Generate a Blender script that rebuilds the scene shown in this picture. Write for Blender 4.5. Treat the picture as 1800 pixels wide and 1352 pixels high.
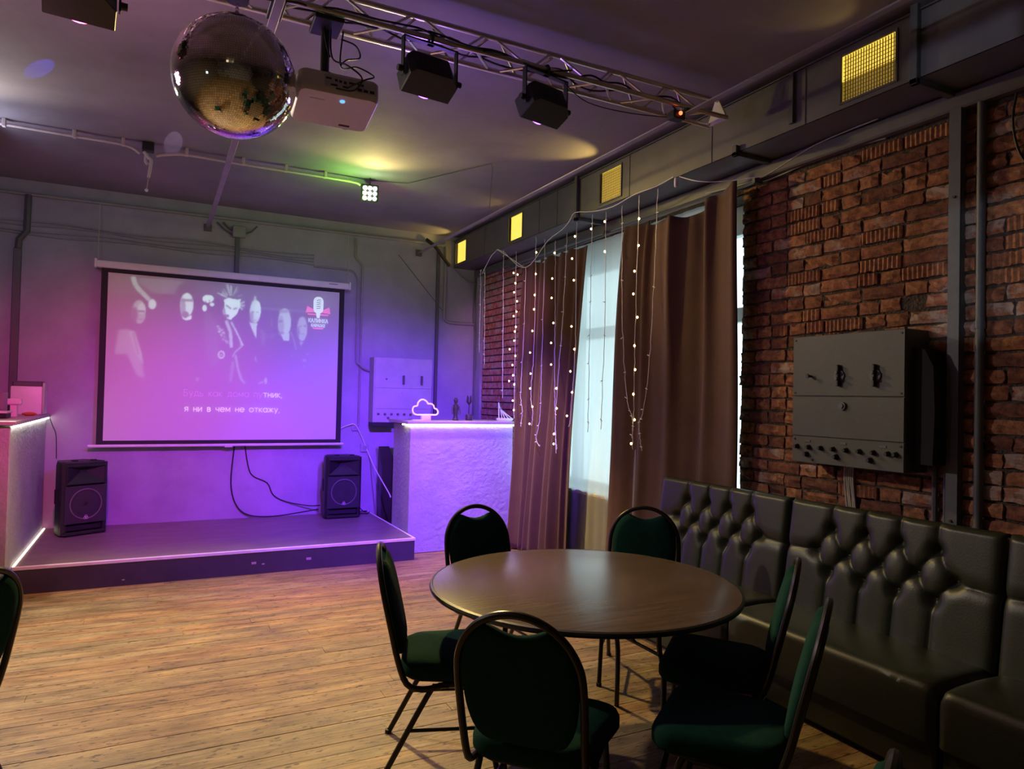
import bpy, bmesh, math, random
import numpy as np
from mathutils import Vector, Matrix

for o in list(bpy.data.objects):
    bpy.data.objects.remove(o)
SC = bpy.context.scene
COL = SC.collection
R = random.Random(7)
PI = math.pi

# ------------------------------------------------------------------ camera
cam = bpy.data.cameras.new('camera'); camo = bpy.data.objects.new('camera', cam); COL.objects.link(camo)
cam.sensor_fit = 'HORIZONTAL'; cam.sensor_width = 36.0; cam.lens = 36.0 * 1229.13 / 1800; cam.clip_start = 0.05
CR = [(0.89116851, -0.45309531, 0.02287623), (0.02899691, 0.00656598, -0.99955794), (0.45274481, 0.8914379, 0.01898976)]
camo.matrix_world = Matrix(((CR[0][0], -CR[1][0], -CR[2][0], 0), (CR[0][1], -CR[1][1], -CR[2][1], 0),
                            (CR[0][2], -CR[1][2], -CR[2][2], 1.63), (0, 0, 0, 1)))
SC.camera = camo
# ------------------------------------------------------------------ world (overcast daylight outside the windows)
w = bpy.data.worlds.new('world'); SC.world = w; w.use_nodes = True
w.node_tree.nodes['Background'].inputs[0].default_value = (0.74, 0.92, 1.0, 1)
w.node_tree.nodes['Background'].inputs[1].default_value = 2.5
# ------------------------------------------------------------------ view
SC.view_settings.view_transform = 'Standard'; SC.view_settings.look = 'None'
SC.view_settings.exposure = 0.0; SC.view_settings.gamma = 1.0; SC.view_settings.use_curve_mapping = False

# ------------------------------------------------------------------ lights
def spot(name, loc, target, col, power, angle=60, blend=0.6, radius=0.05):
    l = bpy.data.lights.new(name, 'SPOT'); l.energy = power; l.color = col; l.spot_size = math.radians(angle)
    l.spot_blend = blend; l.shadow_soft_size = radius
    o = bpy.data.objects.new(name, l); COL.objects.link(o); o.location = loc
    o.rotation_euler = (Vector(target) - Vector(loc)).to_track_quat('-Z', 'Y').to_euler(); return o
def point(name, loc, col, power, radius=0.04):
    l = bpy.data.lights.new(name, 'POINT'); l.energy = power; l.color = col; l.shadow_soft_size = radius
    o = bpy.data.objects.new(name, l); COL.objects.link(o); o.location = loc; return o
def area(name, loc, target, col, power, sx, sy):
    l = bpy.data.lights.new(name, 'AREA'); l.energy = power; l.color = col; l.shape = 'RECTANGLE'; l.size = sx; l.size_y = sy
    o = bpy.data.objects.new(name, l); COL.objects.link(o); o.location = loc
    o.rotation_euler = (Vector(target) - Vector(loc)).to_track_quat('-Z', 'Y').to_euler(); return o

# LED par over the stage, right: wide yellow wash into the room, green / amber spill on the ceiling
spot('par_yellow_beam', (1.745, 6.36, 3.50), (0.0, 3.4, 0.0), (1.0, 0.71, 0.25), 680, 108, 1.0, 0.07)
spot('par_yellow_wide', (1.745, 6.36, 3.50), (1.0, 2.0, 1.3), (1.0, 0.73, 0.24), 38, 158, 0.5, 0.07)
spot('par_yellow_brick', (1.80, 6.34, 3.48), (3.72, 2.9, 2.35), (1.0, 0.70, 0.24), 165, 46, 1.0, 0.06)
spot('par_yellow_side', (1.80, 6.36, 3.45), (3.45, 6.2, 0.1), (1.0, 0.68, 0.22), 620, 52, 1.0, 0.06)
point('par_green_spill', (1.56, 6.38, 3.37), (0.28, 1.0, 0.05), 10.0, 0.02)
point('par_amber_spill', (1.92, 6.34, 3.22), (1.0, 0.78, 0.28), 3.8, 0.02)
# white lamp over the stage, left, just outside the frame
spot('white_lamp_beam', (-1.30, 6.36, 3.44), (-0.3, 3.2, 0.0), (1.0, 0.88, 0.68), 540, 110, 1.0, 0.07)
spot('white_lamp_wide', (-1.30, 6.36, 3.44), (-0.4, 2.0, 0.9), (1.0, 0.88, 0.74), 40, 150, 0.6, 0.07)
point('white_lamp_spill', (-1.30, 6.40, 3.36), (0.70, 0.76, 1.0), 9, 0.05)
# coloured washes from the fixtures on the truss
spot('magenta_wash', (-0.36, 3.62, 3.17), (-0.40, 8.35, 0.85), (1.0, 0.045, 0.40), 470, 52, 1.0, 0.05)
spot('violet_wash', (1.19, 3.62, 3.18), (1.45, 8.35, 0.40), (0.26, 0.025, 1.0), 980, 66, 1.0, 0.05)
spot('blue_violet_wash', (1.86, 3.62, 3.17), (2.60, 7.5, 0.65), (0.19, 0.04, 1.0), 1650, 56, 1.0, 0.05)
spot('pink_pool', (1.19, 3.62, 3.18), (1.3, 6.0, 0.0), (1.0, 0.22, 0.62), 130, 34, 1.0, 0.05)
spot('corner_wash', (1.87, 3.62, 3.17), (3.72, 7.65, 2.3), (0.85, 0.34, 0.75), 330, 20, 0.8, 0.05)
point('magenta_spill', (-0.55, 3.75, 3.0), (1.0, 0.40, 0.70), 13.0, 0.1)
point('violet_spill', (1.4, 3.9, 3.05), (0.36, 0.17, 1.0), 9, 0.1)
# glints thrown onto the ceiling by the mirror ball
spot('ball_glint', (0.20, 3.72, 3.07), (0.065, 6.42, 3.68), (0.85, 0.65, 1.0), 330, 3.0, 0.3, 0.0)
spot('ball_glint_blue', (0.05, 3.6, 3.10), (-0.729, 5.373, 3.68), (0.05, 0.06, 1.0), 420, 3.6, 0.3, 0.0)
# yellow lamps inside the duct, shining out of its vents
for yv, pw in ((8.12, 9), (6.62, 2), (4.87, 14), (2.47, 1.2)):
    spot('vent_lamp', (3.342, yv, 3.40), (2.95, yv + 0.05, 3.68), (1.0, 0.70, 0.16), pw, 66, 0.7, 0.0)
# added dim warm fill behind the viewer, for lamps assumed elsewhere in the room
area('room_fill', (-0.8, -1.5, 3.5), (0.6, 1.8, 0.6), (1.0, 0.74, 0.46), 1.6, 1.2, 0.3)
# daylight thrown back up off the street, entering through the small window in the left wall
spot('street_reflection', (-9.0, -1.0, 1.0), (-4.6, 0.05, 1.66), (0.72, 0.80, 1.0), 1000, 14, 0.1, 0.02)

# ------------------------------------------------------------------ materials
def mat(name, base, rough=0.6, metal=0.0, var=0.0, vscale=8.0, bump=0.0, bscale=60.0, spec=0.5, emit=None, estr=0.0,
        stretch=(1, 1, 1), rnd=0.0, coat=0.0, sheen=0.0, trans=0.0):
    m = bpy.data.materials.new(name); m.use_nodes = True
    nt = m.node_tree; b = nt.nodes['Principled BSDF']; N = nt.nodes.new; L = nt.links.new
    b.inputs['Base Color'].default_value = (*base, 1); b.inputs['Roughness'].default_value = rough
    b.inputs['Metallic'].default_value = metal; b.inputs['Specular IOR Level'].default_value = spec
    b.inputs['Coat Weight'].default_value = coat; b.inputs['Sheen Weight'].default_value = sheen
    b.inputs['Transmission Weight'].default_value = trans
    if emit:
        b.inputs['Emission Color'].default_value = (*emit, 1); b.inputs['Emission Strength'].default_value = estr
    if var or bump or rnd:
        g = N('ShaderNodeNewGeometry'); mp = N('ShaderNodeMapping'); mp.inputs['Scale'].default_value = stretch
        L(g.outputs['Position'], mp.inputs['Vector'])
    if var or rnd:
        n = N('ShaderNodeTexNoise'); n.inputs['Scale'].default_value = vscale; n.inputs['Detail'].default_value = 6
        n.inputs['Roughness'].default_value = 0.65
        L(mp.outputs[0], n.inputs['Vector'])
        mr = N('ShaderNodeMapRange'); mr.inputs['From Min'].default_value = 0.3; mr.inputs['From Max'].default_value = 0.7
        mr.inputs['To Min'].default_value = 1 - var; mr.inputs['To Max'].default_value = 1 + var
        L(n.outputs['Fac'], mr.inputs['Value'])
        fac = mr.outputs[0]
        if rnd:
            oi = N('ShaderNodeObjectInfo'); m2 = N('ShaderNodeMapRange'); m2.inputs['To Min'].default_value = 1 - rnd
            m2.inputs['To Max'].default_value = 1 + rnd; L(oi.outputs['Random'], m2.inputs['Value'])
            mu = N('ShaderNodeMath'); mu.operation = 'MULTIPLY'; L(fac, mu.inputs[0]); L(m2.outputs[0], mu.inputs[1]); fac = mu.outputs[0]
        vm = N('ShaderNodeVectorMath'); vm.operation = 'SCALE'; vm.inputs[0].default_value = base
        L(fac, vm.inputs['Scale']); L(vm.outputs[0], b.inputs['Base Color'])
    if bump:
        n2 = N('ShaderNodeTexNoise'); n2.inputs['Scale'].default_value = bscale; n2.inputs['Detail'].default_value = 5
        L(mp.outputs[0], n2.inputs['Vector'])
        bp = N('ShaderNodeBump'); bp.inputs['Strength'].default_value = bump; bp.inputs['Distance'].default_value = 0.02
        L(n2.outputs['Fac'], bp.inputs['Height']); L(bp.outputs[0], b.inputs['Normal'])
    return m

M = {}
M['paint'] = mat('wall_paint', (0.34, 0.325, 0.41), 0.62, var=0.14, vscale=2.2, bump=0.12, bscale=14)
M['ceil'] = mat('ceiling_paint', (0.235, 0.212, 0.245), 0.8, var=0.22, vscale=1.1, bump=0.10, bscale=9)
M['plaster'] = mat('rough_plaster', (0.42, 0.41, 0.45), 0.7, var=0.12, vscale=4, bump=0.55, bscale=26)
M['dim'] = mat('dim_wall', (0.16, 0.14, 0.13), 0.85, var=0.1)
M['mortar'] = mat('mortar', (0.075, 0.055, 0.045), 0.95, var=0.5, vscale=18, bump=0.9, bscale=70)
M['duct'] = mat('duct_paint', (0.115, 0.108, 0.115), 0.5, var=0.16, vscale=3, bump=0.05, bscale=8)
M['steelpaint'] = mat('grey_painted_steel', (0.085, 0.09, 0.095), 0.5, var=0.2, vscale=6, bump=0.08, bscale=40)
M['pipe'] = mat('painted_conduit', (0.28, 0.27, 0.30), 0.5, var=0.12)
M['pipedark'] = mat('dark_conduit', (0.10, 0.095, 0.11), 0.5, var=0.12)
M['pvc'] = mat('pale_conduit', (0.58, 0.50, 0.50), 0.5, var=0.1)
M['cable'] = mat('black_rubber', (0.012, 0.012, 0.013), 0.5)
M['white'] = mat('white_plastic', (0.75, 0.74, 0.74), 0.45, var=0.04)
M['blackplastic'] = mat('black_plastic', (0.012, 0.012, 0.013), 0.45, bump=0.1, bscale=200)
M['blackgrille'] = mat('black_perforated_metal', (0.03, 0.028, 0.034), 0.55, bump=0.5, bscale=500)
M['alu'] = mat('aluminium', (0.76, 0.73, 0.68), 0.33, 1.0, var=0.1, vscale=12)
M['mirror'] = mat('mirror_glass', (0.80, 0.80, 0.76), 0.06, 1.0)
M['chrome'] = mat('chrome', (0.7, 0.7, 0.7), 0.15, 1.0)
M['table'] = mat('walnut_laminate', (0.105, 0.066, 0.044), 0.24, var=0.25, vscale=2.5, stretch=(1, 14, 1), spec=0.7)
M['tableedge'] = mat('black_edge', (0.012, 0.011, 0.011), 0.4)
M['tube'] = mat('dark_bronze_tube', (0.022, 0.018, 0.013), 0.30, 0.35)
M['fabric'] = mat('teal_fabric', (0.0045, 0.034, 0.022), 0.95, var=0.15, vscale=30, bump=0.25, bscale=350, spec=0.1)
M['leather'] = mat('black_leather', (0.019, 0.022, 0.012), 0.42, var=0.12, vscale=8, bump=0.06, bscale=120)
M['curtain'] = mat('brown_velvet', (0.098, 0.048, 0.029), 0.85, var=0.1, vscale=5, sheen=0.2, spec=0.25, bump=0.05, bscale=60)
M['stagetop'] = mat('stage_boards', (0.20, 0.155, 0.15), 0.42, var=0.2, vscale=3, stretch=(1, 3, 1), bump=0.05, bscale=20)
M['stagefront'] = mat('stage_front', (0.055, 0.05, 0.06), 0.5, var=0.2, vscale=4)
M['counterfront'] = M['plaster']
M['countertop'] = mat('counter_top', (0.42, 0.36, 0.38), 0.4, var=0.08)
M['led'] = mat('led_strip', (1, 1, 1), 0.5, emit=(1.0, 0.94, 0.74), estr=9)
M['led2'] = mat('led_strip_dim', (1, 1, 1), 0.5, emit=(1.0, 0.86, 0.62), estr=2.6)
M['vent'] = mat('lit_vent_lining', (0.8, 0.7, 0.3), 0.7, emit=(1.0, 0.68, 0.09), estr=1.15)
M['ventdim'] = mat('dim_vent_lining', (0.7, 0.6, 0.25), 0.7, emit=(1.0, 0.66, 0.08), estr=0.22)
M['louvre'] = mat('vent_louvre', (0.35, 0.30, 0.16), 0.5)
M['bulb'] = mat('warm_bulb', (1, 1, 1), 0.4, emit=(1.0, 0.66, 0.26), estr=9)
M['bulboff'] = mat('unlit_bulb', (0.8, 0.8, 0.78), 0.3, spec=0.6)
M['strandwire'] = mat('clear_wire', (0.85, 0.82, 0.82), 0.4)
M['neon'] = mat('neon_tube', (0.9, 0.8, 0.85), 0.4, emit=(1.0, 0.72, 0.86), estr=0.45)
M['windowframe'] = mat('window_frame_paint', (0.62, 0.61, 0.56), 0.5, var=0.1)
M['projector'] = mat('projector_white', (0.70, 0.67, 0.66), 0.45)
M['cabinet'] = mat('cabinet_grey_paint', (0.066, 0.068, 0.056), 0.5, var=0.1, vscale=5, bump=0.04, bscale=60)
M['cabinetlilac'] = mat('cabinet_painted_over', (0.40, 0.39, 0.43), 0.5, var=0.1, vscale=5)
M['orange'] = mat('orange_plastic', (0.75, 0.18, 0.05), 0.5)
M['pinkpaper'] = mat('pale_paper', (0.72, 0.62, 0.66), 0.7)
M['darkwood'] = mat('dark_carved_wood', (0.035, 0.025, 0.03), 0.5)
M['redled'] = mat('red_indicator', (1, 0.1, 0.1), 0.4, emit=(1.0, 0.12, 0.04), estr=4)
M['blueled'] = mat('blue_indicator', (0.2, 0.5, 1), 0.4, emit=(0.15, 0.45, 1.0), estr=1.3)
M['lamp_w'] = mat('lamp_white', (1, 1, 1), 0.4, emit=(1.0, 1.0, 0.95), estr=30)
M['lamp_y'] = mat('lamp_yellow', (1, 1, 0.7), 0.4, emit=(1.0, 0.93, 0.55), estr=30)
M['lamp_g'] = mat('lamp_green', (0.7, 1, 0.7), 0.4, emit=(0.55, 1.0, 0.5), estr=24)
M['lamp_violet'] = mat('lamp_violet', (0.4, 0.1, 1), 0.4, emit=(0.4, 0.12, 1.0), estr=6)
M['lamp_magenta'] = mat('lamp_magenta', (1, 0.2, 0.6), 0.4, emit=(1.0, 0.15, 0.5), estr=6)
M['screenborder'] = mat('black_screen_border', (0.012, 0.011, 0.013), 0.7)
M['text'] = mat('projected_lyrics', (0.8, 0.8, 0.8), 0.7, emit=(0.80, 0.74, 0.95), estr=0.60)
M['textdim'] = mat('projected_lyrics_sung', (0.8, 0.75, 0.8), 0.7, emit=(0.7, 0.3, 0.7), estr=0.10)
M['logored'] = mat('projected_logo_red', (0.8, 0.8, 0.8), 0.7, emit=(0.85, 0.06, 0.12), estr=0.6)
M['logowhite'] = mat('projected_logo_white', (0.8, 0.8, 0.8), 0.7, emit=(0.62, 0.95, 0.82), estr=0.6)
M['logodark'] = mat('projected_logo_dark', (0.18, 0.12, 0.2), 0.7)
M['paleleaf'] = mat('pale_wire_sheath', (0.5, 0.46, 0.40), 0.6)

def wood_material():
    m = bpy.data.materials.new('worn_floorboards'); m.use_nodes = True
    nt = m.node_tree; b = nt.nodes['Principled BSDF']; N = nt.nodes.new; L = nt.links.new
    g = N('ShaderNodeNewGeometry'); oi = N('ShaderNodeObjectInfo')
    off = N('ShaderNodeVectorMath'); off.operation = 'ADD'
    sc = N('ShaderNodeVectorMath'); sc.operation = 'SCALE'; sc.inputs[0].default_value = (13, 7, 3); L(oi.outputs['Random'], sc.inputs['Scale'])
    L(g.outputs['Position'], off.inputs[0]); L(sc.outputs[0], off.inputs[1])
    def noise(scl, strv, det=6, src=off.outputs[0], rough=0.6):
        mp = N('ShaderNodeMapping'); mp.inputs['Scale'].default_value = strv; L(src, mp.inputs['Vector'])
        n = N('ShaderNodeTexNoise'); n.inputs['Scale'].default_value = scl; n.inputs['Detail'].default_value = det
        n.inputs['Roughness'].default_value = rough; L(mp.outputs[0], n.inputs['Vector']); return n.outputs['Fac']
    grain = noise(3.0, (1.0, 22, 1))
    blot = noise(3.6, (0.6, 2.4, 1), 10, g.outputs['Position'], 0.75)
    speck = noise(34, (0.55, 1.5, 1), 3, off.outputs[0], 0.55)
    r1 = N('ShaderNodeValToRGB'); r1.color_ramp.elements[0].position = 0.32; r1.color_ramp.elements[1].position = 0.72
    r1.color_ramp.elements[0].color = (0.25, 0.155, 0.078, 1); r1.color_ramp.elements[1].color = (0.47, 0.325, 0.180, 1)
    L(grain, r1.inputs[0])
    # worn, scuffed patches
    r2 = N('ShaderNodeValToRGB'); r2.color_ramp.elements[0].position = 0.36; r2.color_ramp.elements[1].position = 0.62
    r2.color_ramp.elements[0].color = (0.40, 0.36, 0.32, 1); r2.color_ramp.elements[1].color = (1.08, 1.05, 1.0, 1)
    L(blot, r2.inputs[0])
    mu = N('ShaderNodeMix'); mu.data_type = 'RGBA'; mu.blend_type = 'MULTIPLY'; mu.inputs[0].default_value = 1
    L(r1.outputs[0], mu.inputs[6]); L(r2.outputs[0], mu.inputs[7])
    # dark scratches and specks
    r3 = N('ShaderNodeValToRGB'); r3.color_ramp.elements[0].position = 0.33; r3.color_ramp.elements[1].position = 0.40
    r3.color_ramp.elements[0].color = (0.28, 0.25, 0.22, 1); r3.color_ramp.elements[1].color = (1, 1, 1, 1)
    L(speck, r3.inputs[0])
    m2 = N('ShaderNodeMix'); m2.data_type = 'RGBA'; m2.blend_type = 'MULTIPLY'; m2.inputs[0].default_value = 1
    L(mu.outputs[2], m2.inputs[6]); L(r3.outputs[0], m2.inputs[7])
    mr = N('ShaderNodeMapRange'); mr.inputs['To Min'].default_value = 0.92; mr.inputs['To Max'].default_value = 1.10
    L(oi.outputs['Random'], mr.inputs['Value'])
    fr = N('ShaderNodeMath'); fr.operation = 'MULTIPLY'; fr.inputs[1].default_value = 17.3; L(oi.outputs['Random'], fr.inputs[0])
    f2 = N('ShaderNodeMath'); f2.operation = 'FRACT'; L(fr.outputs[0], f2.inputs[0])
    tint = N('ShaderNodeMix'); tint.data_type = 'RGBA'; L(f2.outputs[0], tint.inputs[0]); tint.inputs[6].default_value = (1.08, 0.93, 0.84, 1); tint.inputs[7].default_value = (0.94, 1.02, 1.04, 1)
    m4 = N('ShaderNodeMix'); m4.data_type = 'RGBA'; m4.blend_type = 'MULTIPLY'; m4.inputs[0].default_value = 1; L(m2.outputs[2], m4.inputs[6]); L(tint.outputs[2], m4.inputs[7])
    vs = N('ShaderNodeVectorMath'); vs.operation = 'SCALE'; L(m4.outputs[2], vs.inputs[0]); L(mr.outputs[0], vs.inputs['Scale'])
    L(vs.outputs[0], b.inputs['Base Color'])
    rr = N('ShaderNodeMapRange'); rr.inputs['To Min'].default_value = 0.38; rr.inputs['To Max'].default_value = 0.7; L(blot, rr.inputs['Value'])
    L(rr.outputs[0], b.inputs['Roughness'])
    bp = N('ShaderNodeBump'); bp.inputs['Strength'].default_value = 0.25; bp.inputs['Distance'].default_value = 0.006
    L(grain, bp.inputs['Height']); L(bp.outputs[0], b.inputs['Normal'])
    return m
M['wood'] = wood_material()

def brick_material(name, c0, c1, smear):
    m = bpy.data.materials.new(name); m.use_nodes = True
    nt = m.node_tree; b = nt.nodes['Principled BSDF']; N = nt.nodes.new; L = nt.links.new
    g = N('ShaderNodeNewGeometry'); oi = N('ShaderNodeObjectInfo')
    n = N('ShaderNodeTexNoise'); n.inputs['Scale'].default_value = 26; n.inputs['Detail'].default_value = 7; n.inputs['Roughness'].default_value = 0.7
    L(g.outputs['Position'], n.inputs['Vector'])
    mixc = N('ShaderNodeMix'); mixc.data_type = 'RGBA'; L(oi.outputs['Random'], mixc.inputs[0])
    mixc.inputs[6].default_value = (*c0, 1); mixc.inputs[7].default_value = (*c1, 1)
    r = N('ShaderNodeValToRGB'); r.color_ramp.elements[0].position = 0.33; r.color_ramp.elements[1].position = 0.62
    r.color_ramp.elements[0].color = (0.34, 0.30, 0.28, 1); r.color_ramp.elements[1].color = (1.1, 1.08, 1.05, 1); L(n.outputs['Fac'], r.inputs[0])
    mu = N('ShaderNodeMix'); mu.data_type = 'RGBA'; mu.blend_type = 'MULTIPLY'; mu.inputs[0].default_value = 1
    L(mixc.outputs[2], mu.inputs[6]); L(r.outputs[0], mu.inputs[7])
    out = mu.outputs[2]
    if smear:
        n3 = N('ShaderNodeTexNoise'); n3.inputs['Scale'].default_value = 9; n3.inputs['Detail'].default_value = 8; n3.inputs['Roughness'].default_value = 0.7
        L(g.outputs['Position'], n3.inputs['Vector'])
        r3 = N('ShaderNodeValToRGB'); r3.color_ramp.elements[0].position = 0.47; r3.color_ramp.elements[1].position = 0.58
        r3.color_ramp.elements[0].color = (0, 0, 0, 1); r3.color_ramp.elements[1].color = (smear, smear, smear, 1); L(n3.outputs['Fac'], r3.inputs[0])
        m3 = N('ShaderNodeMix'); m3.data_type = 'RGBA'; L(r3.outputs[0], m3.inputs[0]); L(out, m3.inputs[6]); m3.inputs[7].default_value = (0.40, 0.34, 0.30, 1)
        out = m3.outputs[2]
    L(out, b.inputs['Base Color']); b.inputs['Roughness'].default_value = 0.85
    bp = N('ShaderNodeBump'); bp.inputs['Strength'].default_value = 0.8; bp.inputs['Distance'].default_value = 0.008
    L(n.outputs['Fac'], bp.inputs['Height']); L(bp.outputs[0], b.inputs['Normal'])
    return m
M['brick'] = brick_material('red_brick', (0.29, 0.105, 0.050), (0.41, 0.18, 0.085), 0)
M['brickpale'] = brick_material('limewashed_daylit_brick', (0.34, 0.13, 0.07), (0.42, 0.17, 0.09), 0.75)
M['brickdark'] = brick_material('dark_brick', (0.15, 0.055, 0.035), (0.24, 0.085, 0.045), 0)
M['brickpaint'] = brick_material('painted_brick', (0.50, 0.17, 0.14), (0.56, 0.22, 0.17), 0.7)

def sheer_material():
    m = bpy.data.materials.new('sheer_voile'); m.use_nodes = True
    nt = m.node_tree; N = nt.nodes.new; L = nt.links.new
    nt.nodes.remove(nt.nodes['Principled BSDF'])
    d = N('ShaderNodeBsdfDiffuse'); d.inputs[0].default_value = (0.75, 0.77, 0.78, 1)
    t = N('ShaderNodeBsdfTranslucent'); t.inputs[0].default_value = (0.75, 0.78, 0.80, 1)
    mx = N('ShaderNodeMixShader'); mx.inputs[0].default_value = 0.65; L(d.outputs[0], mx.inputs[1]); L(t.outputs[0], mx.inputs[2])
    tr = N('ShaderNodeBsdfTransparent'); mx2 = N('ShaderNodeMixShader'); mx2.inputs[0].default_value = 0.85
    L(tr.outputs[0], mx2.inputs[1]); L(mx.outputs[0], mx2.inputs[2]); L(mx2.outputs[0], nt.nodes['Material Output'].inputs[0])
    return m
M['sheer'] = sheer_material()
def glass_material():
    m = bpy.data.materials.new('window_glass'); m.use_nodes = True
    nt = m.node_tree; N = nt.nodes.new; L = nt.links.new
    nt.nodes.remove(nt.nodes['Principled BSDF'])
    tr = N('ShaderNodeBsdfTransparent'); tr.inputs[0].default_value = (0.92, 0.97, 0.95, 1)
    gl = N('ShaderNodeBsdfGlossy'); gl.inputs['Roughness'].default_value = 0.03
    mx = N('ShaderNodeMixShader'); mx.inputs[0].default_value = 0.07
    L(tr.outputs[0], mx.inputs[1]); L(gl.outputs[0], mx.inputs[2]); L(mx.outputs[0], nt.nodes['Material Output'].inputs[0]); return m
M['glass'] = glass_material()

# ------------------------------------------------------------------ mesh helpers
class B:
    def __init__(self): self.bm = bmesh.new()
    def box(self, x0, x1, y0, y1, z0, z1, bev=0.0, mtx=None, seg=1):
        r = bmesh.ops.create_cube(self.bm, size=1.0); vs = r['verts']
        for v in vs:
            v.co = Vector(((x0 + x1) / 2 + v.co.x * (x1 - x0), (y0 + y1) / 2 + v.co.y * (y1 - y0), (z0 + z1) / 2 + v.co.z * (z1 - z0)))
        if bev:
            es = {e for v in vs for e in v.link_edges}
            rb = bmesh.ops.bevel(self.bm, geom=list(es), offset=bev, segments=seg, profile=0.5, affect='EDGES')
            vs = list({v for f in rb['faces'] for v in f.verts} | {v for v in vs if v.is_valid})
        if mtx is not None:
            for v in vs: v.co = mtx @ v.co
        return self
    def tube(self, pts, r, seg=8, closed=False, smooth=0, caps=True):
        pts = [Vector(p) for p in pts]
        if smooth: pts = spline(pts, smooth, closed)
        n = len(pts); rings = []
        t0 = (pts[1] - pts[0]).normalized()
        up = Vector((0, 0, 1)) if abs(t0.z) < 0.9 else Vector((1, 0, 0))
        nrm = (up - t0 * up.dot(t0)).normalized()
        for i, p in enumerate(pts):
            if closed: t = (pts[(i + 1) % n] - pts[i - 1])
            else: t = pts[min(i + 1, n - 1)] - pts[max(i - 1, 0)]
            if t.length < 1e-9: t = t0
            t.normalize(); nrm = nrm - t * nrm.dot(t)
            if nrm.length < 1e-6: nrm = t.orthogonal()
            nrm.normalize(); bi = t.cross(nrm)
            rr = r[i] if isinstance(r, (list, tuple)) else r
            rings.append([self.bm.verts.new(p + (nrm * math.cos(2 * PI * k / seg) + bi * math.sin(2 * PI * k / seg)) * rr) for k in range(seg)])
        m = n if closed else n - 1
        for i in range(m):
            a, b = rings[i], rings[(i + 1) % n]
            for k in range(seg): self.bm.faces.new((a[k], a[(k + 1) % seg], b[(k + 1) % seg], b[k]))
        if not closed and caps:
            self.bm.faces.new(rings[0][::-1]); self.bm.faces.new(rings[-1])
        return self
    def cyl(self, p0, p1, r, seg=16, r2=None):
        return self.tube([p0, p1], [r, r if r2 is None else r2], seg)
    def sphere(self, c, r, u=12, v=8, s=(1, 1, 1)):
        rr = bmesh.ops.create_uvsphere(self.bm, u_segments=u, v_segments=v, radius=r)
        for q in rr['verts']: q.co = Vector((q.co.x * s[0], q.co.y * s[1], q.co.z * s[2])) + Vector(c)
        return self
    def lathe(self, prof, c=(0, 0, 0), seg=24):
        rings = []
        for (r, z) in prof:
            rings.append([self.bm.verts.new((c[0] + r * math.cos(2 * PI * k / seg), c[1] + r * math.sin(2 * PI * k / seg), c[2] + z)) for k in range(seg)])
        for a, b in zip(rings, rings[1:]):
            for k in range(seg): self.bm.faces.new((a[k], a[(k + 1) % seg], b[(k + 1) % seg], b[k]))
        self.bm.faces.new(rings[0][::-1]); self.bm.faces.new(rings[-1]); return self
    def prism(self, pts, axis, a0, a1):
        """polygon extruded along an axis; pts are the two other coordinates in x,y,z order"""
        def mk(p, a):
            q = list(p); q.insert(axis, a); return self.bm.verts.new(q)
        A = [mk(p, a0) for p in pts]; Bq = [mk(p, a1) for p in pts]; n = len(pts)
        self.bm.faces.new(A); self.bm.faces.new(Bq[::-1])
        for i in range(n): self.bm.faces.new((A[i], Bq[i], Bq[(i + 1) % n], A[(i + 1) % n]))
        return self
    def rings(self, rs, cap=True):
        V = [[self.bm.verts.new(p) for p in r] for r in rs]; n = len(V[0])
        for a, b in zip(V, V[1:]):
            for k in range(n): self.bm.faces.new((a[k], a[(k + 1) % n], b[(k + 1) % n], b[k]))
        if cap: self.bm.faces.new(V[0][::-1]); self.bm.faces.new(V[-1])
        return self
    def grid(self, fn, nu, nv):
        V = [[self.bm.verts.new(fn(i / nu, j / nv)) for j in range(nv + 1)] for i in range(nu + 1)]
        for i in range(nu):
            for j in range(nv): self.bm.faces.new((V[i][j], V[i + 1][j], V[i + 1][j + 1], V[i][j + 1]))
        return self
    def mesh(self, name, m, off=(0, 0, 0), sharp=35, flat=False):
        bmesh.ops.recalc_face_normals(self.bm, faces=self.bm.faces)
        if tuple(off) != (0, 0, 0): bmesh.ops.translate(self.bm, vec=-Vector(off), verts=self.bm.verts)
        me = bpy.data.meshes.new(name); self.bm.to_mesh(me); self.bm.free()
        if m is not None: me.materials.append(m)
        if not flat and len(me.polygons):
            me.polygons.foreach_set('use_smooth', [True] * len(me.polygons)); me.set_sharp_from_angle(angle=math.radians(sharp))
        return me
    def build(self, name, m, parent=None, sharp=35, flat=False, local=False, solid=0.0):
        off = (0, 0, 0)
        if parent is not None and not local: off = wloc(parent)
        me = self.mesh(name, m, off, sharp, flat)
        o = link(name, me, parent)
        if solid:
            md = o.modifiers.new('solid', 'SOLIDIFY'); md.thickness = solid; md.offset = 0
        return o
def wloc(o):
    v = Vector(o.location)
    while o.parent: o = o.parent; v += o.location
    return v
def link(name, me, parent=None):
    o = bpy.data.objects.new(name, me); COL.objects.link(o)
    if parent is not None: o.parent = parent
    return o
def spline(P, sub, closed=False):
    n = len(P); out = []
    for i in range(n if closed else n - 1):
        if closed: a, b, c, d = P[i - 1], P[i], P[(i + 1) % n], P[(i + 2) % n]
        else: a, b, c, d = P[max(i - 1, 0)], P[i], P[i + 1], P[min(i + 2, n - 1)]
        for k in range(sub):
            t = k / sub
            out.append(0.5 * (2 * b + (c - a) * t + (2 * a - 5 * b + 4 * c - d) * t * t + (3 * b - a - 3 * c + d) * t ** 3))
    if not closed: out.append(P[-1])
    return out
def tag(o, label, cat, group=None, kind=None):
    o['label'] = label; o['category'] = cat
    if group: o['group'] = group
    if kind: o['kind'] = kind
    return o
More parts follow.
